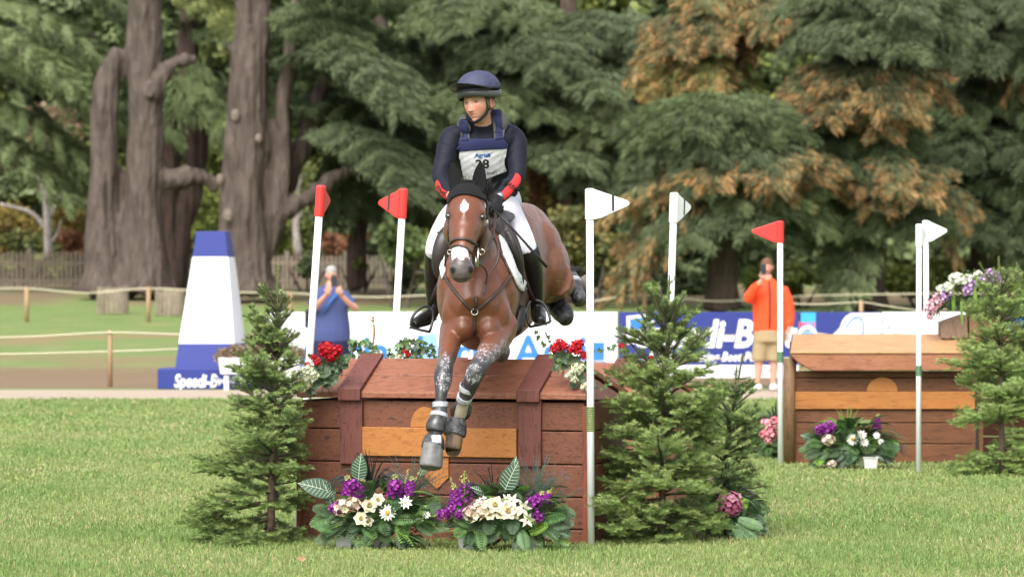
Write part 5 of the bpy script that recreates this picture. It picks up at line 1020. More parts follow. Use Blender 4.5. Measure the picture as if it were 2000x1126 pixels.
def nz(x, y, z, s): return math.sin(x*s+1.3*math.sin(y*s*1.7))*math.sin(z*s*1.1+1.1*math.sin(x*s*2.3))
def hcol(c, n):
    x, y = pix(c); base = Vector((.118, .036, .015)); dk = Vector((.075, .026, .014)); blk = Vector((.022, .019, .018)); wh = Vector((.78, .77, .74)); col = base.copy()
    col = col.lerp(Vector((.185, .062, .024)), max(0, min(1, .5+.5*nz(c.x, c.y, c.z, 6)))*.45)
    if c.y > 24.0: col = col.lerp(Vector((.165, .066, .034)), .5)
    head = c.y < 22.98-(max(0, y-480))*.004 and y < 560 and 860 < x < 965
    w_ = .6*math.sin(x*1.9)+.5*math.sin(y*2.3+x*.7)
    if head:
        f = smooth01((y-492)/22.0); col = col.lerp(Vector((.075, .060, .056)), f)
        for ex, ey in ((874, 422), (944, 425)): col = col.lerp(dk*.5, .8*smooth01(1.9-math.sqrt(in_el(x, y, ex, ey, 6, 6))))
        if abs(x-907)/(8.2+1.2*w_)+abs(y-403)/(13.5+1.5*w_) < 1.12: col = wh
        if y > 481 and y < 504+3*math.sin(x*.35)+w_ and 879 < x < 912+(y-485)*.25+w_ and y > 481+abs(x-898)*.12: col = wh
        for ex, ey in ((884.5, 527), (919, 526)):
            if in_el(x, y, ex, ey, 4.8, 7.5) < 1: col = Vector((.006, .005, .005))
        if 543 < y < 546: col = blk*.6
    elif y > 640 and c.y < 23.0:
        lim = 703+4*w_ if x < 893+(y-700)*-.2 else 700+2*w_-(x-930)*.25
        f = smooth01((y-lim+22)/30); col = col.lerp(Vector((.035, .033, .036)), f)
        s_ = 1.5*noise.fractal(c*55, 1.0, 2.0, 3)+.7*noise.noise(c*16)+.05
        zone = max(0, .8-in_el(x, y, 868, 705, 20, 34)), max(0, 1-in_el(x, y, 868, 745, 22, 30)), max(0, 1.15-in_el(x, y, 955, 688, 38, 26)), max(0, 1-in_el(x, y, 925, 730, 26, 30)), max(0, .8-in_el(x, y, 985, 675, 18, 30))
        mudv[0] = min(1, 1.25*max(0, max(zone))**.6)
        if x > 878 and 782 < y < 824 and c.y > 22.5: col = Vector((.55, .45, .36))
    elif c.y > 24.3 and y > 545 and in_el(x, y, 1095, 550, 22, 30) < 1:
        s_ = 1.4*noise.fractal(c*50, 1.0, 2.0, 3); mudv[0] = max(0, .95-.5*in_el(x, y, 1094, 542, 18, 24))
    if c.y > 24.7 and y > 562 and x > 1060: col = blk
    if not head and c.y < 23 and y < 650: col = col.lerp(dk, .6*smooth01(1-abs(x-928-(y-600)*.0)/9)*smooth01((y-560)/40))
    return tuple(col)
mudv = [0.0]; muds = []
def hcol2(c, n): mudv[0] = 0.0; r_ = hcol(c, n); muds.append(mudv[0]); return r_
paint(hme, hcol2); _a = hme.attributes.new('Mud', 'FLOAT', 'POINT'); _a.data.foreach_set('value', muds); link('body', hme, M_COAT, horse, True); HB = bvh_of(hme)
# eyes, ears, bonnet
for x, y, Y in ((876, 422, 22.664), (942.5, 424, 22.664)):
    e = MB().ball(P(x, y, Y), (.0185, .0145, .0155), 14, 10).build('eye', M_EYE, horse, True)
for x0, x1, yb, yt, Y, tw in ((893, 883, 378, 317, 22.90, -.35), (934, 939, 376, 314, 22.90, .35)):
    mb = MB(); rings = []
    for i in range(13):
        f = i/12; c = P(x0+(x1-x0)*f, yb+(yt-yb)*f, Y+.03*f); w_ = .041*(math.sin(math.pi*(.22+.78*f))**.75)*(1 if f < 1 else .02)+.0008; ring = []
        for k in range(16):
            a = 2*math.pi*k/16; u_ = math.cos(a); v_ = math.sin(a); dep = -.55*w_*(v_ > .2)*(1-abs(u_))*.5
            q = Vector((u_*w_, (.55*w_*v_ if v_ < 0 else .1*w_*v_)*-1+.0, 0)); q.y = w_*.6*(1-u_*u_)**.5*(1 if v_ > 0 else .25)   # cupped: both walls bow back
            ring.append(c+Matrix.Rotation(tw, 3, 'Z')@q)
        rings.append(ring)
    mb.rings(rings, True); mb.build('ear', M_BONNET, horse, True)
patch('ear_bonnet', [(876, 399), (875, 388), (880, 372), (892, 358), (905, 353), (922, 353), (935, 360), (945, 375), (950, 392), (951, 402), (944, 392), (930, 385), (912, 381), (897, 382), (884, 388)], HB, M_BONNET, horse, .007, .008, 2.5)
mb = MB(); mb.ball(P(911, 366, 22.93), (.075, .06, .045), 16, 10); mb.build('bonnet_crown', M_BONNET, horse, True)
mb = MB(); rr = random.Random(4)                                   # forelock and mane tufts between and behind the ears
for i in range(110):
    b = P(rr.uniform(893, 962), rr.uniform(362, 380), 22.98+rr.uniform(0, .12)); e = b+Vector((rr.uniform(-.03, .035), rr.uniform(-.02, .05), rr.uniform(.02, .085))); m_ = (b+e)/2+Vector((rr.uniform(-.01, .01), 0, .01)); mb.tube([b, m_, e], [.0016, .0013, .0004], 3)
for i in range(26):
    b = P(rr.uniform(952, 960), rr.uniform(375, 400), 23.1+rr.uniform(0, .1)); e = b+Vector((rr.uniform(.0, .05), 0, rr.uniform(-.02, .09))); mb.tube([b, (b+e)/2+Vector((0, 0, .012)), e], [.0018, .0014, .0004], 3)
mb.build('mane', M_MANE, horse, True)
mb = MB()
for i in range(90):
    b = P(1108, 535, 25.1)+Vector((rr.uniform(-.02, .02), 0, rr.uniform(-.02, .02))); e = P(rr.uniform(1122, 1148), rr.uniform(528, 552), 25.35); stube(mb, [(b, .003), ((b+e)/2+Vector((0, 0, .03)), .0025), (e, .001)], 4, 3)
mb.build('tail', M_MANE, horse, True)
mb = MB()
for i in range(12):
    b = P(rr.uniform(890, 925), rr.uniform(540, 548), 22.46); e = b+Vector((rr.uniform(-.01, .03), -.02, rr.uniform(-.02, .0))); mb.tube([b, (b+e)/2+Vector((0, 0, -.006)), e], [.0007, .0006, .0003], 3)
mb.build('whiskers', mat('whisker', (.5, .45, .4), .6), horse, True)
# bridle
S = lambda nm, pts, w_, m=M_LEATHER, off=.004, **k: strap(nm, pts, w_, HB, m, horse, off, **k)
S('cheekpiece', [(941, 376), (949, 390), (952, 408), (951, 424), (951, 438), (946, 452), (940, 466), (935, 480), (935, 490)], .014); S('cheekpiece', [(877, 398), (875.5, 425), (876, 445), (877, 465), (879, 482), (880, 492)], .011)
S('noseband', [(878, 480), (883, 472), (893, 467), (904, 467), (917, 470), (928, 476), (936, 483)], .017, off=.006, th=.006); S('flash_strap', [(881, 484), (890, 480), (901, 480), (911, 484), (918, 492), (923, 501)], .010, off=.006, th=.005)
S('jaw_strap', [(953, 436), (958, 450), (962, 458), (964, 466)], .011); S('jaw_strap', [(949, 425), (956, 430), (960, 445)], .009)
for (x, y, Y, r) in ((941, 492, 22.60, .0155), (878, 492, 22.60, .012)): c = P(x, y, Y); mb = MB(); mb.tube([c+Vector((r*math.cos(q), -.005*math.cos(q), r*math.sin(q))) for q in [k*math.pi/8 for k in range(16)]], .0028, 6, closed=True); mb.build('bit_ring', M_METAL, horse, True)
MB().tube([P(934, 484, 22.53), P(933, 522, 22.52)], .0045, 6).build('bit_shank', M_METAL, horse, True); MB().tube([P(929, 500, 22.53), P(930, 521, 22.52)], .004, 6).build('bit_shank', M_METAL, horse, True); MB().box(P(952, 432, 22.69), (.008, .004, .018)).build('bridle_buckle', M_METAL, horse)
stube(MB(), [], 6) if False else None
def cord(nm, pts, r, m=M_LEATHER, flat=.35, parent=None): mb = MB(); q = cr([tuple(P(*p[:3])) for p in pts], 6); mb.tube(q, r, 8, flat=flat, up=(0, -1, 0)); return mb.build(nm, m, parent or horse, True)
cord('rein', [(945, 493, 22.6), (955, 478, 22.72), (962, 462, 22.85), (966, 440, 23.0), (968, 415, 23.2), (965, 400, 23.33)], .007); cord('rein', [(942, 500, 22.62), (955, 470, 22.7), (964, 466, 22.78), (971, 480, 22.8), (974, 498, 22.79), (968, 516, 22.77), (956, 535, 22.75), (948, 555, 22.7), (945, 575, 22.68)], .006)
cord('rein', [(935, 515, 22.52), (946, 523, 22.6), (951, 537, 22.66), (949, 555, 22.68)], .0045); cord('rein', [(876, 492, 22.6), (871, 505, 22.8), (868, 520, 22.85)], .005); cord('rein', [(873, 430, 22.9), (870, 444, 22.98), (862, 452, 23.1), (853, 454, 23.2)], .0045)
S('breast_strap', [(866, 530), (874, 548), (888, 568), (902, 585), (914, 598), (924, 606)], .019, off=.005, th=.006, Yd=22.9); S('breast_strap', [(996, 538), (985, 555), (966, 575), (950, 590), (938, 600), (930, 606)], .019, off=.005, th=.006, Yd=22.9)
S('breast_strap', [(927, 608), (927, 625), (926, 645), (926, 655)], .014, off=.004); S('neck_strap', [(973, 488), (982, 505), (990, 522), (997, 537)], .012, off=.006, Yd=23.0); S('neck_strap', [(876, 502), (870, 515), (867, 528)], .012, off=.006, Yd=23.0); cord('neck_strap', [(996, 538, 22.98), (1006, 545, 23.15), (1018, 552, 23.3)], .007)
c = P(927, 609, 22.62); mb = MB(); h_, n_ = ray(HB, 927, 609); c = (h_ or c)+Vector((0, -.012, 0)); mb.tube([c+Vector((.018*math.cos(q), 0, .016*math.sin(q))) for q in [k*math.pi/8 for k in range(16)]], .0035, 6, closed=True); mb.build('breastplate_ring', M_METAL, horse, True)
h_, n_ = ray(HB, 930, 590); MB().tube([h_+Vector((0, -.012, .03)), h_+Vector((0, -.016, 0)), c], [.008, .007, .006], 6).build('clip', M_LEATHER, horse, True)
# saddle pad, saddle
patch('saddle_pad', [(972, 462), (984, 472), (996, 500), (1006, 530), (1018, 545), (1023, 552), (1018, 568), (1012, 566), (1002, 545), (990, 518), (979, 492)], HB, M_PAD, horse, .012, .012, 3, Ymax=24.0)
patch('saddle_pad', [(870, 500), (862, 520), (866, 545), (872, 530)], HB, M_PAD, horse, .012, .01, 3, Ymax=24.0)
M_SADDLE = mat('dark_saddle_leather', (.030, .024, .022), .4, .5, bump=(40, .25, .003))
sd_ = MB(); stube(sd_, [(P(940, 445, 23.45), (.10, .05)), (P(950, 425, 23.7), (.15, .05)), (P(962, 425, 24.0), (.19, .055)), (P(970, 415, 24.25), (.17, .05)), (P(972, 408, 24.32), (.10, .03))], 16, 4, up=(0, 0, 1)); sd_.build('saddle_seat', M_SADDLE, horse, True)
for pts in ([(972, 425, 23.45, .035, .03), (987, 455, 23.36, .052, .032), (1000, 490, 23.34, .056, .03), (1009, 525, 23.38, .046, .025), (1013, 553, 23.42, .030, .02), (1012, 568, 23.45, .012, .012)], [(884, 440, 23.5, .03, .03), (870, 462, 23.4, .048, .032), (861, 495, 23.38, .050, .03), (858, 525, 23.4, .040, .025), (862, 545, 23.42, .018, .016)]):
    mb = MB(); stube(mb, H(*pts), 14, 5, up=(0, -1, 0)); mb.build('saddle_flap', M_SADDLE, horse, True)
mb = MB(); stube(mb, H((990, 450, 23.3, .018, .016), (1003, 478, 23.28, .024, .018), (1012, 505, 23.3, .020, .016), (1015, 520, 23.33, .008, .008)), 10, 4, up=(0, -1, 0)); mb.build('knee_roll', M_SADDLE, horse, True)
mb = MB(); stube(mb, H((1020, 560, 23.5, .030, .02), (1016, 590, 23.48, .028, .02), (1013, 615, 23.45, .036, .025), (1018, 640, 23.45, .030, .02)), 10, 4, up=(0, -1, 0)); mb.build('girth', M_LEATHER, horse, True)
mb = MB(); stube(mb, H((1018, 600, 23.46, .035, .03), (1008, 640, 23.4, .04, .03), (1004, 652, 23.4, .02, .02)), 10, 4, up=(0, -1, 0)); mb.build('stud_guard', M_BLEATHER, horse, True)
# leg boots and hooves
def ringtube(nm, pts, m, n=16, sub=4, parent=None): mb = MB(); stube(mb, H(*pts), n, sub, up=(0, -1, 0)); return mb.build(nm, m, parent or horse, True)
b = ringtube('tendon_boot', [(859.5, 784, 22.45, .040, .044), (860, 800, 22.44, .038, .042), (857, 815, 22.43, .046, .050), (852, 830, 22.41, .056, .056), (850, 842, 22.40, .050, .052)], M_SHELL)
ringtube('strap', [(860, 785, 22.452, .044, .047), (860, 795, 22.448, .044, .047)], M_GREYSTRAP, parent=b); ringtube('strap', [(858, 806, 22.437, .047, .050), (856.5, 814, 22.43, .050, .054)], M_GREYSTRAP, parent=b)
b = ringtube('tendon_boot', [(915, 752, 22.48, .044, .046), (911, 768, 22.51, .039, .042), (907, 778, 22.53, .038, .044)], M_SHELL); ringtube('strap', [(914, 753, 22.485, .047, .049), (911.5, 762, 22.50, .045, .048)], M_GREYSTRAP, parent=b); ringtube('strap', [(908.5, 772, 22.52, .044, .047), (905.5, 781, 22.54, .044, .047)], M_GREYSTRAP, parent=b)
for pts in ([(897, 783, 22.58, .010), (886, 795, 22.58, .014), (884, 808, 22.60, .013), (886, 818, 22.61, .007)], [(914, 786, 22.55, .010), (916, 798, 22.57, .016), (913, 812, 22.60, .013), (908, 818, 22.61, .007)]): ringtube('boot_wing', pts, M_SHELL, 10, parent=b)
def hoofset(top, mid, bot, Y, rt, rb, clay):
    h = ringtube('hoof', [(top[0], top[1], Y, rt, rt*1.1), (mid[0], mid[1], Y-.01, (rt+rb)/2, (rt+rb)/2*1.12), (bot[0], bot[1], Y-.02, rb, rb*1.15), (bot[0]-.2, bot[1]+1.5, Y-.02, rb*.92, rb*1.02)], clay, 18, 3); return h
hoofset((846, 866), (844, 885), (841.5, 908), 22.36, .056, .064, mat('grey_hoof_boot', (.10, .10, .10), .45, .4, noise=(22, .7, (.24, .24, .23))))
ringtube('overreach_boot', [(850, 849, 22.40, .040, .042), (848, 857, 22.385, .056, .058), (846.5, 866, 22.37, .062, .064), (845.5, 875, 22.365, .064, .066)], M_NEOP); ringtube('boot_fastening', [(852, 850, 22.33, .028, .012), (852, 866, 22.31, .030, .012)], M_GREYSTRAP)
hoofset((888, 842), (887, 858), (885, 874), 22.585, .050, .046, mat('brown_hoof', (.22, .13, .07), .4, .4, noise=(14, .8, (.05, .045, .04))))
ringtube('overreach_boot', [(893, 815, 22.61, .044, .044), (891, 828, 22.605, .058, .058), (889, 843, 22.59, .063, .062), (888, 851, 22.585, .060, .060)], M_NEOP)
for pts in ([(1112, 540, 24.98, .050, .046), (1120, 554, 24.94, .050, .046), (1127, 572, 24.82, .046, .046), (1131, 584, 24.76, .046, .046), (1133, 592, 24.74, .036, .038)], [(1072, 578, 24.93, .060, .055), (1083, 588, 24.84, .062, .055), (1091, 602, 24.70, .062, .055), (1102, 615, 24.62, .060, .055), (1106, 627, 24.58, .040, .040)]): ringtube('hind_boot', pts, M_NEOP)
ringtube('hind_boot_strap', [(1118, 550, 24.93, .054, .05), (1121, 556, 24.91, .054, .05)], M_GREYSTRAP); ringtube('hoof', [(1136, 540, 25.0, .03), (1143, 552, 25.0, .04), (1145, 563, 25.0, .038)], M_HOOF)
# ================================================================ rider
def head_mesh(C, fwd, up=(0, 0, 1), sc=1.0, n=72, m=56, neck=None):
    f = Vector(fwd).normalized(); u0 = Vector(up); r = f.cross(u0).normalized(); u = r.cross(f).normalized(); C = Vector(C); vs = []
    g = lambda a, b: math.exp(-(a/b)**2)
    meta = []
    for j in range(1, m):
        th = math.pi*j/m
        for i in range(n):
            ph = 2*math.pi*i/n; x, y, z = math.sin(th)*math.sin(ph), math.sin(th)*math.cos(ph), math.cos(th)      # y forward
            X = .074*x; Y_ = (.100 if y < 0 else .088)*y; Z = .118*z
            j_ = smooth01((-Z-.015)/.10); X *= 1-.30*j_; 
            if y < 0: Y_ *= 1-.45*smooth01((-Z+.0)/.10)
            fr = smooth01((y+.05)/.35)
            if y > 0: Y_ = .088*y**.82 if y > 0 else Y_
            if y > 0: Y_ += .006*j_*fr
            d = 0
            d += .007*g(Z-.020, .010)*g(X, .045)-.010*g(abs(X)-.031, .015)*g(Z-.002, .010)
            k = (.018-Z)/.062
            if 0 < k < 1.08: d += (.004+.020*k**1.3)*g(X, .0078+.0052*k)
            d += .012*g(Z+.043, .008)*g(abs(X)-.011, .006)
            d += .004*g(abs(X)-.042, .02)*g(Z+.028, .02)+.006*g(Z+.062, .006)*g(X, .020)+.006*g(Z+.076, .006)*g(X, .019)-.005*g(Z+.0685, .003)*g(X, .024)-.003*g(Z+.086, .006)*g(X, .03)+.011*g(Z+.103, .013)*g(X, .022)
            Y_ += d*fr; vs.append(C+(r*X+f*Y_+u*Z)*sc); meta.append((X, Z, fr))
    vs = [C+u*.118*sc]+vs+[C-u*.112*sc]; meta = [(0, .118, 0)]+meta+[(0, -.118, .3)]; fs = []; T = len(vs)-1
    for i in range(n):
        fs.append((0, 1+i, 1+(i+1) % n)); fs.append((T, 1+(m-2)*n+(i+1) % n, 1+(m-2)*n+i))
        for j in range(m-2): a = 1+j*n+i; b = 1+j*n+(i+1) % n; fs.append((a, a+n, b+n, b))
    return vs, fs, meta, (f, r, u)
SKIN = (.54, .285, .205)
def skin_at(X, Z, fr):
    c = Vector(SKIN); g = lambda a, b: math.exp(-(a/b)**2)
    c = c.lerp(Vector((.58, .17, .12)), .8*fr*(g(abs(X)-.040, .018)*g(Z+.032, .02)+g(X, .014)*g(Z+.038, .012))); c = c.lerp(Vector((.36, .10, .085)), .95*fr*g(X, .022)*g(Z+.069, .0065))
    c = c.lerp(Vector((.22, .12, .06)), .85*fr*g(Z-.0185, .0045)*g(abs(X)-.031, .016)); c = c.lerp(Vector((.08, .03, .025)), .8*fr*g(abs(X)-.0085, .004)*g(Z+.050, .0035)); c = c.lerp(Vector((.30, .14, .10)), .55*fr*g(abs(X)-.031, .014)*g(Z-.002, .008)); c = c.lerp(Vector((.40, .19, .14)), .35*fr*g(Z+.095, .02)*g(X, .05)); return tuple(c)
def add_face(parent, C, fwd, up, sc, bodymb=None, eyes=True, simple=False):
    vs, fs, meta, (f, r, u) = head_mesh(C, fwd, up, sc, 40 if simple else 76, 30 if simple else 60); return vs, fs, meta, (f, r, u)
M_SKIN = mat('skin', SKIN, .5, .4, attr='Col', noise=None, bump=(70, .08, .002)); M_SCL = mat('eye_white', (.68, .64, .62), .2, .5); M_IRIS = mat('iris', (.05, .07, .09), .15, .6)
def skin_body(parent, limbs, C, fwd, up=(0, 0, 1), sc=1.0, simple=False, voxel=.012):
    """one continuous body: limb tubes fused, then the sculpted head bridged on by its neck"""
    vs, fs, meta, fr = add_face(parent, C, fwd, up, sc, simple=simple); mb = MB()
    for l in limbs: stube(mb, l, 12, 4)
    me0 = fuse(mb, voxel, 3, .4); nb = len(me0.vertices); V = [v.co.copy() for v in me0.vertices]+vs; F = [list(p.vertices) for p in me0.polygons]+[[i+nb for i in q] for q in fs]
    me = bpy.data.meshes.new('body'); me.from_pydata([tuple(v) for v in V], [], F); a = me.attributes.new('Col', 'FLOAT_COLOR', 'POINT')
    cols = [SKIN]*nb+[skin_at(*q) for q in meta]; a.data.foreach_set('color', [x for c in cols for x in (*c, 1)]); o = link('body', me, M_SKIN, parent, True)
    f, r, u = fr; C = Vector(C)
    for s_ in (-1, 1):                                                     # ears, eyes
        mb = MB(); c = C+(r*s_*.076-f*.006-u*.012)*sc; M_ = Matrix((r, f, u)).transposed(); mb.ball(c, (.009*sc, .017*sc, .031*sc), 12, 10, M_@Matrix.Rotation(s_*-.35, 3, 'Z')); mb.tube([c+(r*s_*.007+f*.004+u*.024)*sc, c+(r*s_*.010-f*.012+u*.018)*sc, c+(r*s_*.010-f*.014-u*.006)*sc, c+(r*s_*.007+f*.0-u*.026)*sc], .0045*sc, 6); e = mb.build('ear', M_SKIN, o, True)
        ea = e.data.attributes.new('Col', 'FLOAT_COLOR', 'POINT'); ea.data.foreach_set('color', [x for _ in e.data.vertices for x in (.58, .24, .17, 1)])
        if not simple:
            c = C+(r*s_*.031+f*.0665+u*.002)*sc; MB().ball(c-f*.0015, .0112*sc, 14, 10, M_).build('eye', M_SCL, o, True); MB().ball(c+(f*.0075)*sc-r*.001, (.0054*sc, .0042*sc, .0054*sc), 12, 8, M_).build('iris', M_IRIS, o, True)
            for zz, dd in ((.0050, .0108), (-.0048, .0100)):
                mb = MB(); mb.tube([c+(r*q*.0125+f*(dd-.6*abs(q)**2*.012)+u*zz*(1-.75*q*q))*sc for q in (-1, -.6, -.2, .2, .6, 1)], [.0018*sc, .0030*sc, .0034*sc, .0034*sc, .0030*sc, .0018*sc], 6); L_ = mb.build('eyelid', M_SKIN, o, True); la = L_.data.attributes.new('Col', 'FLOAT_COLOR', 'POINT'); la.data.foreach_set('color', [x for _ in L_.data.vertices for x in (.36, .17, .12, 1)])
    return o, fr
rider = thing('person', (P(960, 0, 23.9).x, 23.9, 0), 'person riding the bay horse in navy helmet, white numbered bib and white breeches', 'rider')
SH = P
armR = [(P(992, 262, 23.80), .058), (P(1006, 277, 23.78), .056), (P(1009, 310, 23.73), .047), (P(1010, 343, 23.68), .040), (P(992, 368, 23.58), .038), (P(974, 388, 23.47), .026), (P(966, 393, 23.44), .024), (P(960, 396, 23.40), .020)]
armL = [(P(890, 262, 23.74), .058), (P(879, 277, 23.72), .056), (P(869, 310, 23.68), .047), (P(860, 345, 23.62), .040), (P(875, 372, 23.50), .036), (P(888, 390, 23.34), .024), (P(894, 394, 23.29), .016)]
thR = [(P(975, 395, 24.05), .09), (P(996, 425, 23.9), .078), (P(1018, 455, 23.74), .062), (P(1030, 480, 23.64), .052), (P(1038, 510, 23.69), .040), (P(1043, 550, 23.76), .034), (P(1049, 590, 23.85), .026), (P(1050, 606, 23.84), .026), (P(1053, 618, 23.74), .026), (P(1055, 624, 23.66), .018)]
thL = [(P(935, 395, 24.05), .09), (P(896, 420, 23.88), .078), (P(870, 450, 23.72), .064), (P(853, 480, 23.62), .052), (P(848, 510, 23.66), .038), (P(845.5, 550, 23.75), .030), (P(846, 590, 23.81), .025), (P(844, 608, 23.80), .025), (P(828, 622, 23.70), .024), (P(813, 630, 23.64), .016)]
torso = [(P(960, 400, 24.06), (.15, .12)), (P(962, 372, 24.0), (.135, .10)), (P(955, 330, 23.88), (.15, .105)), (P(946, 290, 23.79), (.172, .11)), (P(942, 262, 23.73), (.155, .085)), (P(942, 246, 23.69), (.075, .07)), (P(941, 232, 23.66), (.054, .058)), (P(940, 215, 23.64), (.052, .058))]
HC = P(935, 200, 23.60); HF = Vector((-math.sin(R(33)), -math.cos(R(33)), -.06)); HU = Vector((-.04, .10, 1))
bo, (hf, hr, hu) = skin_body(rider, [armR, armL, thR, thL, torso], HC, HF, HU, 1.04)
def grow(l, d): return [(p, (r+d if not isinstance(r, tuple) else (r[0]+d, r[1]+d))) for p, r in l]
M_SHIRT = mat('black_stretch_shirt', (.018, .019, .030), .62, .18, attr='Col', bump=(70, .3, .004), bump2=(9, .38, .03, 1.2)); M_BREECH = mat('white_breeches', (.70, .70, .78), .75, .2, bump=(70, .25, .004), bump2=(8, .5, .035, 1.2), noise=(5, .25, (.60, .52, .58))); M_GLOVE = mat('black_glove', (.012, .012, .014), .6, .3, bump=(40, .4, .004))
mb = MB(); stube(mb, [(P(962, 384, 24.02), (.145, .11)), (P(962, 368, 24.0), (.15, .11)), (P(955, 330, 23.88), (.170, .118)), (P(946, 290, 23.79), (.195, .128)), (P(943, 268, 23.73), (.185, .110)), (P(942, 252, 23.70), (.10, .085)), (P(942, 243, 23.68), (.066, .066)), (P(942, 237, 23.67), (.060, .062))], 26, 5, up=(0, -1, 0))
for l, sx_ in ((armR, 1), (armL, -1)):
    g_ = grow(l[:-1], .009); g_[1] = (g_[1][0], .070); g_[2] = (g_[2][0], .060); g_[3] = (g_[3][0], .049); stube(mb, g_[:-1]+[(g_[-2][0].lerp(g_[-1][0], .5), .029)], 16, 5)
mb.ball(P(990, 258, 23.78), (.075, .075, .05), 14, 10); mb.ball(P(893, 260, 23.73), (.075, .075, .05), 14, 10); mb.ball(P(970, 238, 23.72), (.062, .05, .055), 14, 10, Matrix.Rotation(.6, 3, 'Y')); mb.ball(P(914, 242, 23.68), (.05, .05, .05), 14, 10)
sme = fuse(mb, .0085, 6, .5, 'shirt')
def scol(c, n):
    x, y = pix(c); return (.011, .012, .022)
paint(sme, scol); link('shirt', sme, M_SHIRT, bo, True); SB = bvh_of(sme)
mb = MB(); stube(mb, [(P(962, 376, 24.0), (.150, .112)), (P(962, 395, 24.06), (.175, .14)), (P(958, 412, 24.12), (.16, .12))], 20, 4, up=(0, -1, 0))
stube(mb, [(P(975, 395, 24.06), .105), (P(994, 425, 23.9), .092), (P(1014, 455, 23.74), .074), (P(1027, 478, 23.64), .060), (P(1034, 498, 23.65), .054)], 16, 5); stube(mb, [(P(935, 395, 24.06), .105), (P(892, 422, 23.86), .092), (P(868, 450, 23.70), .074), (P(852, 478, 23.60), .060), (P(847, 498, 23.63), .052)], 16, 5)
link('breeches', fuse(mb, .01, 6, .5, 'breeches'), M_BREECH, bo, True)
def bootmesh(nm, leg, foot, shaft):
    mb = MB(); stube(mb, shaft, 18, 6); stube(mb, foot, 16, 5)
    o = link(nm, fuse(mb, .007, 4, .45, nm), M_BLEATHER, bo, True)
    return o
bootmesh('riding_boot', thR, [(P(1050, 598, 23.86), .042), (P(1051, 612, 23.82), .045), (P(1053, 619, 23.72), .044), (P(1055, 624, 23.63), .036), (P(1056, 626, 23.58), .022)], [(P(1031, 484, 23.64), .064), (P(1037, 505, 23.67), .063), (P(1042, 535, 23.74), .060), (P(1046, 565, 23.80), .049), (P(1049, 592, 23.85), .040), (P(1050, 605, 23.85), .040)])
bootmesh('riding_boot', thL, [(P(847, 596, 23.82), .040), (P(842, 612, 23.78), .042), (P(828, 622, 23.70), .040), (P(814, 630, 23.64), .033), (P(807, 634, 23.61), .020)], [(P(850, 484, 23.62), .062), (P(848, 505, 23.65), .058), (P(846, 535, 23.72), .052), (P(845, 565, 23.78), .043), (P(846, 592, 23.81), .038), (P(845, 605, 23.81), .038)])
# soles and stirrups
MB().box(P(1056, 632, 23.66), (.075, .20, .012), Matrix.Rotation(.05, 3, 'Y')).build('boot_sole', M_BLEATHER, bo); MB().tube([P(846, 622, 23.76), P(830, 634, 23.70), P(806, 640, 23.61)], [(.035, .006)]*3, 8, up=(0, 0, 1)).build('boot_sole', M_BLEATHER, bo)
M_STIR = mat('black_stirrup', (.03, .03, .032), .35, .5)
def stirrup(pts, tread, lea):
    s_ = MB().tube([tuple(q) for q in cr([tuple(P(*p)) for p in pts], 4)], .0085, 8).build('stirrup', M_STIR, horse, True)
    MB().tube([P(*p) for p in tread], [(.026, .008)]*len(tread), 8, up=(0, 0, 1)).build('tread', M_STIR, s_, True)
    MB().tube([P(*p) for p in lea], [(.013, .003)]*len(lea), 6, up=(0, -1, 0)).build('stirrup_leather', M_LEATHER, horse, True)
stirrup([(1034, 636, 23.62), (1029, 615, 23.64), (1031, 596, 23.66), (1042, 586, 23.68), (1058, 590, 23.68), (1068, 603, 23.67), (1074, 620, 23.65), (1075, 628, 23.64)], [(1033, 638, 23.64), (1055, 634, 23.64), (1075, 628, 23.64)], [(1020, 530, 23.50), (1030, 560, 23.60), (1043, 588, 23.66)])
stirrup([(802, 636, 23.58), (806, 618, 23.58), (820, 602, 23.60), (836, 598, 23.62), (845, 606, 23.62), (846, 622, 23.62), (840, 645, 23.60)], [(801, 638, 23.62), (822, 644, 23.62), (841, 648, 23.62)], [(861, 545, 23.50), (850, 570, 23.56), (839, 598, 23.62)])
# protector, bib, straps
M_NAVYC = mat('navy_cloth', (.022, .027, .088), .7, .3, bump=(60, .3, .003)); M_BIB = mat('white_bib', (.82, .82, .87), .6, .2, bump=(80, .2, .003), bump2=(8, .5, .03, 1.0)); M_GREYV = mat('grey_protector', (.095, .095, .090), .7, .3, bump=(50, .3, .003))
XY = lambda l: [(820+a/3.753, 120+b/3.753) for a, b in l]
pv = patch('protector_shoulder', XY([(560, 340), (600, 345), (650, 380), (652, 400), (625, 470), (607, 560), (585, 600), (545, 600), (530, 480), (525, 400), (535, 345)]), SB, M_GREYV, bo, .010, .016, 1.6, clip=True); patch('protector_shoulder', XY([(262, 385), (300, 362), (330, 375), (345, 430), (370, 480), (370, 575), (300, 590), (296, 520), (275, 440)]), SB, M_GREYV, bo, .010, .016, 1.6, clip=True)
patch('bib_strap', XY([(533, 355), (585, 348), (592, 420), (597, 570), (548, 572), (542, 430)]), SB, M_NAVYC, bo, .021, .006, 1.6, clip=True); patch('bib_strap', XY([(308, 440), (350, 430), (360, 500), (362, 580), (312, 582), (306, 500)]), SB, M_NAVYC, bo, .021, .006, 1.6, clip=True)
for c_ in ((562, 398), (567, 530), (325, 438), (336, 540)):
    x, y = 820+c_[0]/3.753, 120+c_[1]/3.753; h_, n_ = ray(SB, x, y); n_ = n_ or Vector((0, -1, 0)); h_ = (h_ or P(x, y, 23.6))+Vector((0, -.028, 0)); MB().tube([h_+Vector((a*.020, 0, b*.009)) for a, b in ((-1, -1), (1, -1), (1, 1), (-1, 1))], .0022, 6, closed=True).build('buckle', M_BLK, bo, True)
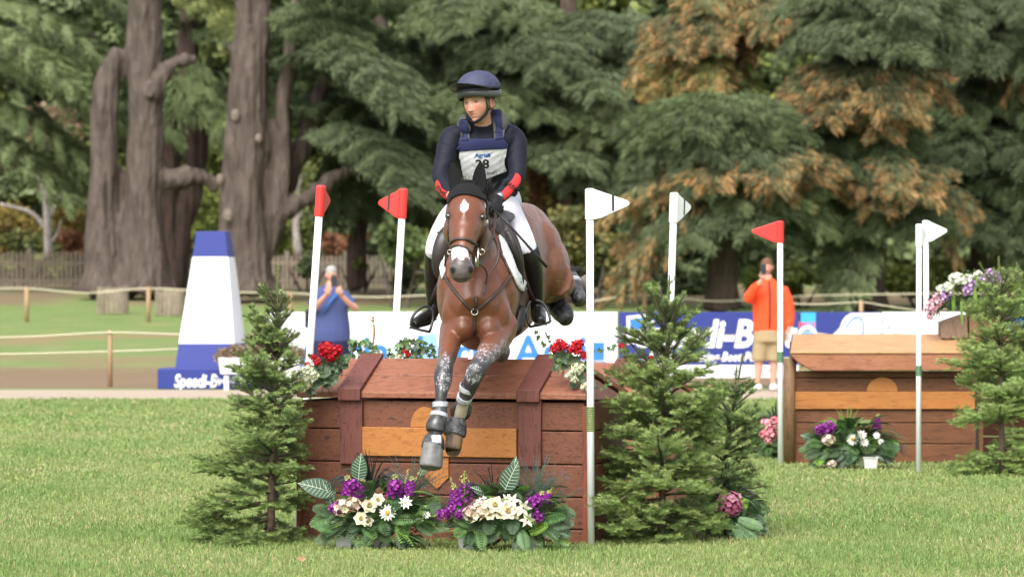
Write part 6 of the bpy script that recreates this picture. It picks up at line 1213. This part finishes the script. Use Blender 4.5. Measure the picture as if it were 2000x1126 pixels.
bb = patch('bib', XY([(275, 650), (630, 625), (622, 700), (618, 760), (628, 795), (560, 820), (490, 850), (420, 865), (335, 850), (318, 790), (305, 720)]), SB, M_BIB, bo, .013, .004, 2.5, ripple=.0015)
patch('bib_band', XY([(310, 572), (600, 565), (638, 608), (632, 632), (440, 640), (278, 655), (256, 642)]), SB, M_NAVYC, bo, .016, .006, 2.5)
bpy.context.evaluated_depsgraph_get().update(); BB = bvh_of(bb.data)
M_INK = mat('black_ink', (.02, .02, .02), .7, .2); M_INKB = mat('blue_ink', (.03, .14, .42), .7, .2); M_REDC = mat('red_print', (.62, .035, .035), .6, .3)
wrap_text('lettering', 'Agria', (940, 303), 11.5, BB, M_INKB, bb, .004, -1, bold=.025); patch('logo_square', [(952, 299.5), (957.5, 299), (957.5, 305.5), (952, 306)], BB, M_INKB, bb, .004, .0005, 2)
wrap_text('number', '28', (942, 320.5), 24, BB, M_INK, bb, .004, -1.5, bold=.022, sx=1.12); wrap_text('name_lettering', 'END', (960.5, 337.5), 7.5, BB, M_INK, bb, .004, -4, bold=.01, sx=1.25)
sl = patch('sleeve_panel', [(1007, 339), (1012, 340), (1017, 346), (1016, 356), (1011, 364), (1003, 373), (995, 382), (984, 391), (980, 388), (977, 379), (985, 370), (995, 358), (1002, 349)], SB, M_REDC, bo, .003, .002, 2); sl2 = patch('sleeve_panel', [(851, 356), (855, 352), (859, 357), (862, 366), (869, 372), (879, 379), (876, 390), (868, 387), (858, 377), (852, 368)], SB, M_REDC, bo, .003, .002, 2)
B1 = bvh_of(sl.data); wrap_text('sleeve_lettering', 'FAIRFAX', (997.5, 364), 13, B1, M_INK, sl, .003, -52+90+90-90-0, bold=.03, sx=.80)
B2 = bvh_of(sl2.data); wrap_text('sleeve_lettering', 'FAIR', (863, 371), 13, B2, M_INK, sl2, .003, 48, bold=.03, sx=.85)
# gloves: palm, four curled fingers and a thumb round the rein
def fist(c, fw, sd, up_, parent, m, sc=1.0, nm='glove'):
    """c palm centre; fw knuckle direction, sd across the palm (index to little), up_ back of hand"""
    fw, sd, up_ = [Vector(v).normalized() for v in (fw, sd, up_)]; mb = MB(); c = Vector(c); mb.tube([c-fw*.055*sc, c-fw*.02*sc, c+fw*.02*sc, c+fw*.038*sc], [(.028*sc, .019*sc), (.038*sc, .017*sc), (.043*sc, .016*sc), (.040*sc, .013*sc)], 14, up=up_)
    for i, (q, L_) in enumerate(((-1, 1.0), (-.33, 1.1), (.33, 1.03), (1, .82))):
        b = c+fw*.034*sc+sd*q*.031*sc+up_*.002*sc; k = .024*sc*L_; p1 = b+(fw*.85-up_*.25)*k; p2 = p1-(up_*.95+fw*.15)*k*1.05; p3 = p2-(fw*.85-up_*.05)*k*.85; mb.tube([b-fw*.012*sc, b, p1, p1.lerp(p2, .5), p2, p3], [.0095*sc, .0105*sc, .0105*sc, .0095*sc, .0095*sc, .0075*sc], 9)
    b = c-sd*.036*sc-fw*.018*sc-up_*.004*sc; mb.tube([b, b+(-sd*.35+fw*.6-up_*.2)*.03*sc, b+(-sd*.1+fw*1.2-up_*.75)*.034*sc, b+(sd*.45+fw*1.3-up_*1.15)*.036*sc], [.014*sc, .0125*sc, .011*sc, .008*sc], 9); return mb.build(nm, m, parent, True)
fist(P(967, 400, 23.28), (-.25, -.55, -.75), (-.75, -.35, .45), (.45, -.75, .35), bo, M_GLOVE, 1.12); fist(P(892, 396, 23.24), (.35, -.6, -.7), (.8, -.2, .35), (-.4, -.75, .35), bo, M_GLOVE, 1.1)
# watch
c = P(976.5, 383, 23.43); wd = Vector((-.35, -.85, .35)).normalized(); M_ = wd.to_track_quat('Z', 'X').to_matrix(); mb = MB(); mb.rings([[c+M_@Vector((.025*k*math.cos(a), .025*k*math.sin(a), z)) for a in [i*math.pi/10 for i in range(20)]] for k, z in ((1, -.004), (1.05, .004), (.9, .010))], True); wt = mb.build('watch', mat('dark_watch', (.08, .085, .09), .35, .5), bo, True)
MB().box(c+wd*.0105, (.024, .020, .002), M_).build('watch_screen', mat('pale_lcd', (.50, .58, .62), .3, .5), wt); MB().tube([P(968, 376, 23.47), P(974, 380, 23.43), P(982, 393, 23.44)], [(.012, .004)]*3, 8, up=(0, -1, 0)).build('watch_strap', M_BLK, wt, True)
# helmet
M_SILK = mat('navy_silk', (.044, .050, .098), .62, .3, bump=(16, .7, .02)); M_HRIM = mat('dark_grey_rim', (.045, .05, .048), .4, .5); M_PEAK = mat('black_peak', (.010, .010, .012), .35, .5)
Hc = HC+hu*.070-hf*.012; basis = Matrix((hr, hf, hu)).transposed(); helmet = None
def dome(a, b, h, z0, m, nm, par, off=Vector((0, 0, 0)), n=36, k=14, wr=0):
    mb = MB(); rings = []
    for j in range(k+1):
        th = (math.pi/2)*j/k; 
        rings.append([Hc+off+basis@Vector((a*math.cos(th)**.85*math.cos(q)*(1+wr*math.sin(q*9+j)), b*math.cos(th)**.85*math.sin(q)*(1+wr*math.cos(q*7)), z0+h*math.sin(th)**1.05)) for q in [2*math.pi*i/n for i in range(n)]])
    return mb.rings(rings, True).build(nm, m, par, True)
helmet = dome(.122, .148, .112, .0, M_SILK, 'helmet', rider, wr=.004)
MB().rings([[Hc+basis@Vector((.120*k*math.cos(q), .145*k*math.sin(q), z-.012*math.cos(q)**2*1.6)) for q in [2*math.pi*i/36 for i in range(36)]] for k, z in ((.92, -.034), (1.0, -.034), (1.025, -.018), (1.02, .004), (.9, .006))], False).build('helmet_rim', M_HRIM, helmet, True)
mb = MB(); rows = []                                                # peak
for i in range(21):
    q = -1.3+2.6*i/20; s_, c_ = math.sin(q), math.cos(q); ex = max(0, math.cos(q/1.32*math.pi/2))**.55; inn = Vector((.118*s_, .138*c_, .004+.0*c_)); out = Vector((.122*s_*(1+.10*ex), .144*c_+.072*ex, .046*ex*max(0, c_)-.004)); mid = (inn+out)/2+Vector((0, 0, .006)); rows.append([Hc+basis@v for v in (inn+Vector((0, 0, .005)), mid+Vector((0, 0, .004)), out+Vector((0, 0, .004)), out-Vector((0, .002, .001)), mid-Vector((0, 0, .003)), inn-Vector((0, 0, .003)))])
mb.rings(rows, True); mb.build('peak', M_PEAK, helmet, True)
mb = MB(); mb.tube([Hc+basis@Vector((.0, .0, .108)), Hc+basis@Vector((0, 0, .116))], [.014, .010], 10); mb.build('button', M_PEAK, helmet, True)
c = Hc+basis@Vector((.112, .035, .036)); nn = (basis@Vector((.95, .3, .15))).normalized(); M2 = nn.to_track_quat('Z', 'Y').to_matrix(); MB().box(c+nn*.004, (.020, .034, .002), M2).build('logo_patch', mat('patch_white', (.50, .42, .45), .7), helmet); MB().box(c+nn*.006+Vector((0, 0, .006)), (.012, .005, .002), M2).build('logo_mark', M_REDC, helmet)
B_HEAD = lambda x, y, z: HC+basis@Vector((x, y, z)); M_WEB = mat('black_webbing', (.015, .015, .014), .7, .3); M_KHAKI = mat('khaki_pad', (.10, .09, .055), .8, .2)
for s_ in (-1, 1):
    MB().tube([B_HEAD(s_*.079, .030, .03), B_HEAD(s_*.079, .028, -.01), B_HEAD(s_*.074, .022, -.045), B_HEAD(s_*.062, .035, -.075), B_HEAD(s_*.035, .058, -.103), B_HEAD(0, .066, -.116)], [(.010, .004), (.010, .004), (.012, .005), (.010, .004), (.009, .004), (.009, .004)], 8, up=basis@Vector((s_, .3, 0))).build('chin_strap', M_WEB, helmet, True)
    MB().tube([B_HEAD(s_*.082, -.045, .03), B_HEAD(s_*.080, -.032, -.015), B_HEAD(s_*.075, .01, -.05)], [(.008, .003)]*3, 8, up=basis@Vector((s_, 0, 0))).build('chin_strap', M_WEB, helmet, True); MB().tube([B_HEAD(s_*.082, .032, .02), B_HEAD(s_*.083, .022, -.02), B_HEAD(s_*.077, .012, -.052)], [(.013, .005), (.013, .006), (.006, .004)], 8, up=basis@Vector((s_, 0, 0))).build('harness_pad', M_KHAKI, helmet, True)
mb = MB(); mb.ball(HC-hf*.03+hu*.0, (.077, .072, .08), 18, 12, basis); mb.build('hair', mat('short_ginger_hair', (.16, .085, .04), .8, .2, bump=(120, .6, .005)), bo, True)
# whip
o = MB().tube([P(962, 405, 23.2), P(1000, 445, 23.15), P(1040, 490, 23.2), P(1068, 521, 23.22)], [.0055, .0065, .008, .009], 8).build('riding_whip', M_BLEATHER, None, True); tag(o, 'black riding whip slanting down from the gloved hand past the white thigh', 'whip')
MB().tube([P(962, 402, 23.2), P(975, 416, 23.2)], .009, 8).build('grip', M_BLEATHER, o, True) if False else None

# ================================================================ onlookers
def onlooker(label, parts, C, fwd, sc, Y, limbs, cloth, hair=None, extra=None):
    t = thing('person', (C[0], Y, 0), label, 'onlooker'); b, fr = skin_body(t, limbs, C, fwd, (0, 0, 1), sc, True, .02)
    for nm, tubes, m in cloth:
        mb = MB()
        for l in tubes: stube(mb, l, 14, 5, up=(0, -1, 0))
        link(nm, fuse(mb, .018, 5, .5, nm), m, b, True)
    f, r, u = fr; M_ = Matrix((r, f, u)).transposed(); C = Vector(C)
    if hair: mb = MB(); mb.ball(C-f*.012*sc+u*.036*sc, (.082*sc, .099*sc, .095*sc), 20, 14, M_); mb.build('hair', hair, b, True)
    return t, b, M_
def hand(c, fw, sd, up_, parent, sc=1.0): o = fist(c, fw, sd, up_, parent, M_SKIN, sc, 'hand'); a = o.data.attributes.new('Col', 'FLOAT_COLOR', 'POINT'); a.data.foreach_set('color', [x for _ in o.data.vertices for x in (*SKIN, 1)]); return o
def phone(c, label, w_=.075, h=.15, ang=0):
    t = thing('phone', c, label, 'phone', 'phones held up by onlookers'); c = Vector(c); bevel(MB().box(c, (w_, .009, h), Matrix.Rotation(ang, 3, 'Y')).build('case', mat('dark_phone', (.025, .028, .035), .25, .5), t), .004); MB().ball(c+Vector((.02, -.006, .05)), (.008, .003, .008), 10, 6).build('lens', M_EYE, t, True)
Ym = 54.5; sm_ = 8000/Ym                                             # man in blue polo; 147 px per metre
U = lambda px, py, dy=0: P(px, py, Ym+dy)
M_POLO = mat('blue_marl_polo', (.06, .08, .20), .85, .2, bump=(20, .3, .01)); M_DNAV = mat('dark_navy_shorts', (.018, .022, .06), .8, .2); M_GREYH = mat('grey_hair', (.30, .29, .29), .8, .2)
poloT = [(U(646, 668), (.265, .18)), (U(646, 645), (.265, .20)), (U(646, 615), (.24, .18)), (U(645, 585), (.22, .15)), (U(645, 568), (.19, .12)), (U(646, 558), (.09, .08))]
aR_ = [(U(670, 574), .065), (U(683, 590, -.08), .055), (U(694, 602, -.16), .048), (U(680, 590, -.3), .040), (U(663, 572, -.4), .030)]; aL_ = [(U(622, 574), .065), (U(612, 590, -.08), .055), (U(612, 604, -.16), .048), (U(624, 590, -.3), .040), (U(640, 572, -.4), .030)]
t, b, M_ = onlooker('person in a blue polo shirt holding a phone up with both hands', None, U(647, 536), (0.05, -1, -.03), .95, Ym,
    [aR_, aL_, [(U(646, 700), (.14, .1)), (U(646, 640), (.17, .12)), (U(645, 590), (.16, .1)), (U(646, 562), .08), (U(647, 548), .06)], [(U(632, 690), .09), (U(630, 730), .07), (U(630, 758), .045)], [(U(660, 690), .09), (U(661, 730), .07), (U(661, 758), .045)]],
    [('polo_shirt', [poloT, [(U(668, 572), .075), (U(682, 588, -.07), .070), (U(689, 596, -.11), .066)], [(U(624, 572), .075), (U(613, 588, -.07), .070), (U(611, 597, -.11), .066)]], M_POLO), ('shorts', [[(U(646, 664), (.255, .18)), (U(646, 690), (.25, .18)), (U(646, 705), (.22, .16))], [(U(632, 690), .12), (U(630, 730), .10)], [(U(660, 690), .12), (U(661, 730), .10)]], M_DNAV)], M_GREYH)
hand(U(641, 568, -.42), (.2, -.3, 1), (.9, 0, -.2), (-.2, -1, -.2), b); hand(U(664, 568, -.42), (-.5, -.3, 1), (.8, 0, .4), (.2, -1, -.2), b); phone(U(652, 548, -.46), 'dark phone held in both hands by the man in the blue polo')
MB().tube([U(630, 612, -.20), U(645, 590, -.20), U(658, 573, -.16)], [(.02, .004)]*3, 6, up=(0, -1, 0)).build('shoulder_strap', mat('blue_strap', (.03, .12, .35), .7), b, True)
for x in (630, 661): mb = MB(); mb.ball((U(x, 0).x, Ym-.06, .05), (.055, .13, .05), 12, 8); mb.build('shoe', M_DNAV, b, True)
tt = thing('backpack', U(604, 620), 'black bag hanging behind the blue polo man', 'bag'); bevel(MB().box(U(606, 622, .2), (.14, .12, .26)).build('bag_body', M_BLK, tt), .03); MB().tube([U(606, 603, .2), U(609, 590, .2), U(613, 604, .2)], .01, 6).build('bag_strap', M_BLK, tt, True)
U = lambda px, py, dy=0: P(px, py, 55.0+dy)
M_ORNG = mat('orange_jacket', (.80, .075, .018), .65, .3, bump=(7, .5, .03)); M_SHORT = mat('khaki_shorts', (.33, .25, .145), .85, .2, bump=(8, .5, .03)); M_BRH = mat('brown_hair', (.13, .07, .04), .8, .2)
jT = [(U(1503, 648), (.235, .15)), (U(1503, 620), (.225, .15)), (U(1502, 585), (.235, .15)), (U(1502, 562), (.21, .12)), (U(1501, 550), (.10, .09)), (U(1500, 544), (.075, .075))]
rR = [(U(1476, 563), .06), (U(1462, 578, -.10), .052), (U(1462, 582, -.14), .05), (U(1476, 562, -.26), .042), (U(1489, 545, -.32), .032)]; rL = [(U(1530, 566), .06), (U(1541, 590), .052), (U(1544, 615), .044), (U(1541, 640, -.03), .034), (U(1539, 652, -.04), .034)]
t, b, M_ = onlooker('person in bright orange jacket and khaki shorts raising a phone', None, U(1498, 521), (-.05, -1, -.02), .97, 55.0,
    [rR, rL, [(U(1503, 660), (.14, .09)), (U(1503, 620), (.16, .09)), (U(1502, 575), (.16, .08)), (U(1500, 550), .07), (U(1499, 535), .06)], [(U(1488, 660), .09), (U(1482, 700), .065), (U(1481, 722), .055), (U(1479, 750), .038), (U(1479, 760), .036)], [(U(1514, 660), .09), (U(1512, 700), .065), (U(1511, 722), .055), (U(1510, 750), .038), (U(1510, 760), .036)]],
    [('jacket', [jT, [(U(1478, 562), .085), (U(1464, 578, -.09), .075), (U(1463, 583, -.13), .070), (U(1475, 563, -.24), .060), (U(1484, 552, -.29), .050)], [(U(1527, 563), .085), (U(1539, 590), .078), (U(1543, 618), .068), (U(1541, 638, -.02), .060)]], M_ORNG),
     ('shorts', [[(U(1503, 642), (.22, .15)), (U(1502, 668), (.225, .16))], [(U(1489, 665), .115), (U(1484, 688), .108), (U(1482, 705), .105)], [(U(1514, 665), .115), (U(1513, 688), .108), (U(1512, 705), .105)]], M_SHORT)], M_BRH)
MB().tube([U(1502, 549, -.11), U(1504, 575, -.155), U(1504, 610, -.155), U(1503, 640, -.155)], [(.012, .006)]*4, 6, up=(0, -1, 0)).build('zip', M_BLK, b, True)
hand(U(1490, 538, -.34), (.1, -.2, 1), (.8, .2, 0), (-.3, -1, 0), b); hand(U(1539, 656, -.05), (.05, -.1, -1), (-.2, -1, 0), (1, 0, 0), b); phone(U(1491, 526, -.36), 'phone held up in one hand by the man in the orange jacket', .075, .14)
for x in (1479, 1510): mb = MB(); mb.ball((U(x, 0).x, 54.9, .055), (.06, .15, .055), 14, 8); mb.build('shoe', mat('white_trainer', (.75, .75, .75), .6), b, True)
U = lambda px, py, dy=0: P(px, py, 54.0+dy)
M_BLU = mat('bright_blue_top', (.03, .15, .60), .8, .2)
onlooker('grey-haired person in bright blue top mostly hidden behind the planter flowers', None, U(1976, 551), (-.15, -1, -.05), 1.0, 54.0,
    [[(U(1988, 700), (.14, .1)), (U(1988, 640), (.16, .1)), (U(1986, 600), (.15, .09)), (U(1980, 575), .07), (U(1978, 562), .06)], [(U(1965, 600), .06), (U(1958, 630), .05), (U(1965, 660), .04)], [(U(2010, 600), .06), (U(2016, 630), .05), (U(2010, 660), .04)], [(U(1978, 690), .09), (U(1978, 755), .05)], [(U(2000, 690), .09), (U(2000, 755), .05)]],
    [('top', [[(U(1988, 680), (.24, .16)), (U(1988, 620), (.24, .16)), (U(1986, 592), (.20, .12)), (U(1982, 580), (.09, .08))], [(U(1966, 596), .08), (U(1958, 625), .07), (U(1962, 650), .06)], [(U(2010, 596), .08), (U(2016, 625), .07)]], M_BLU), ('trousers', [[(U(1988, 675), (.22, .15)), (U(1988, 700), (.2, .14))], [(U(1978, 695), .11), (U(1978, 752), .08)], [(U(2000, 695), .11), (U(2000, 752), .08)]], M_DNAV)], M_GREYH)
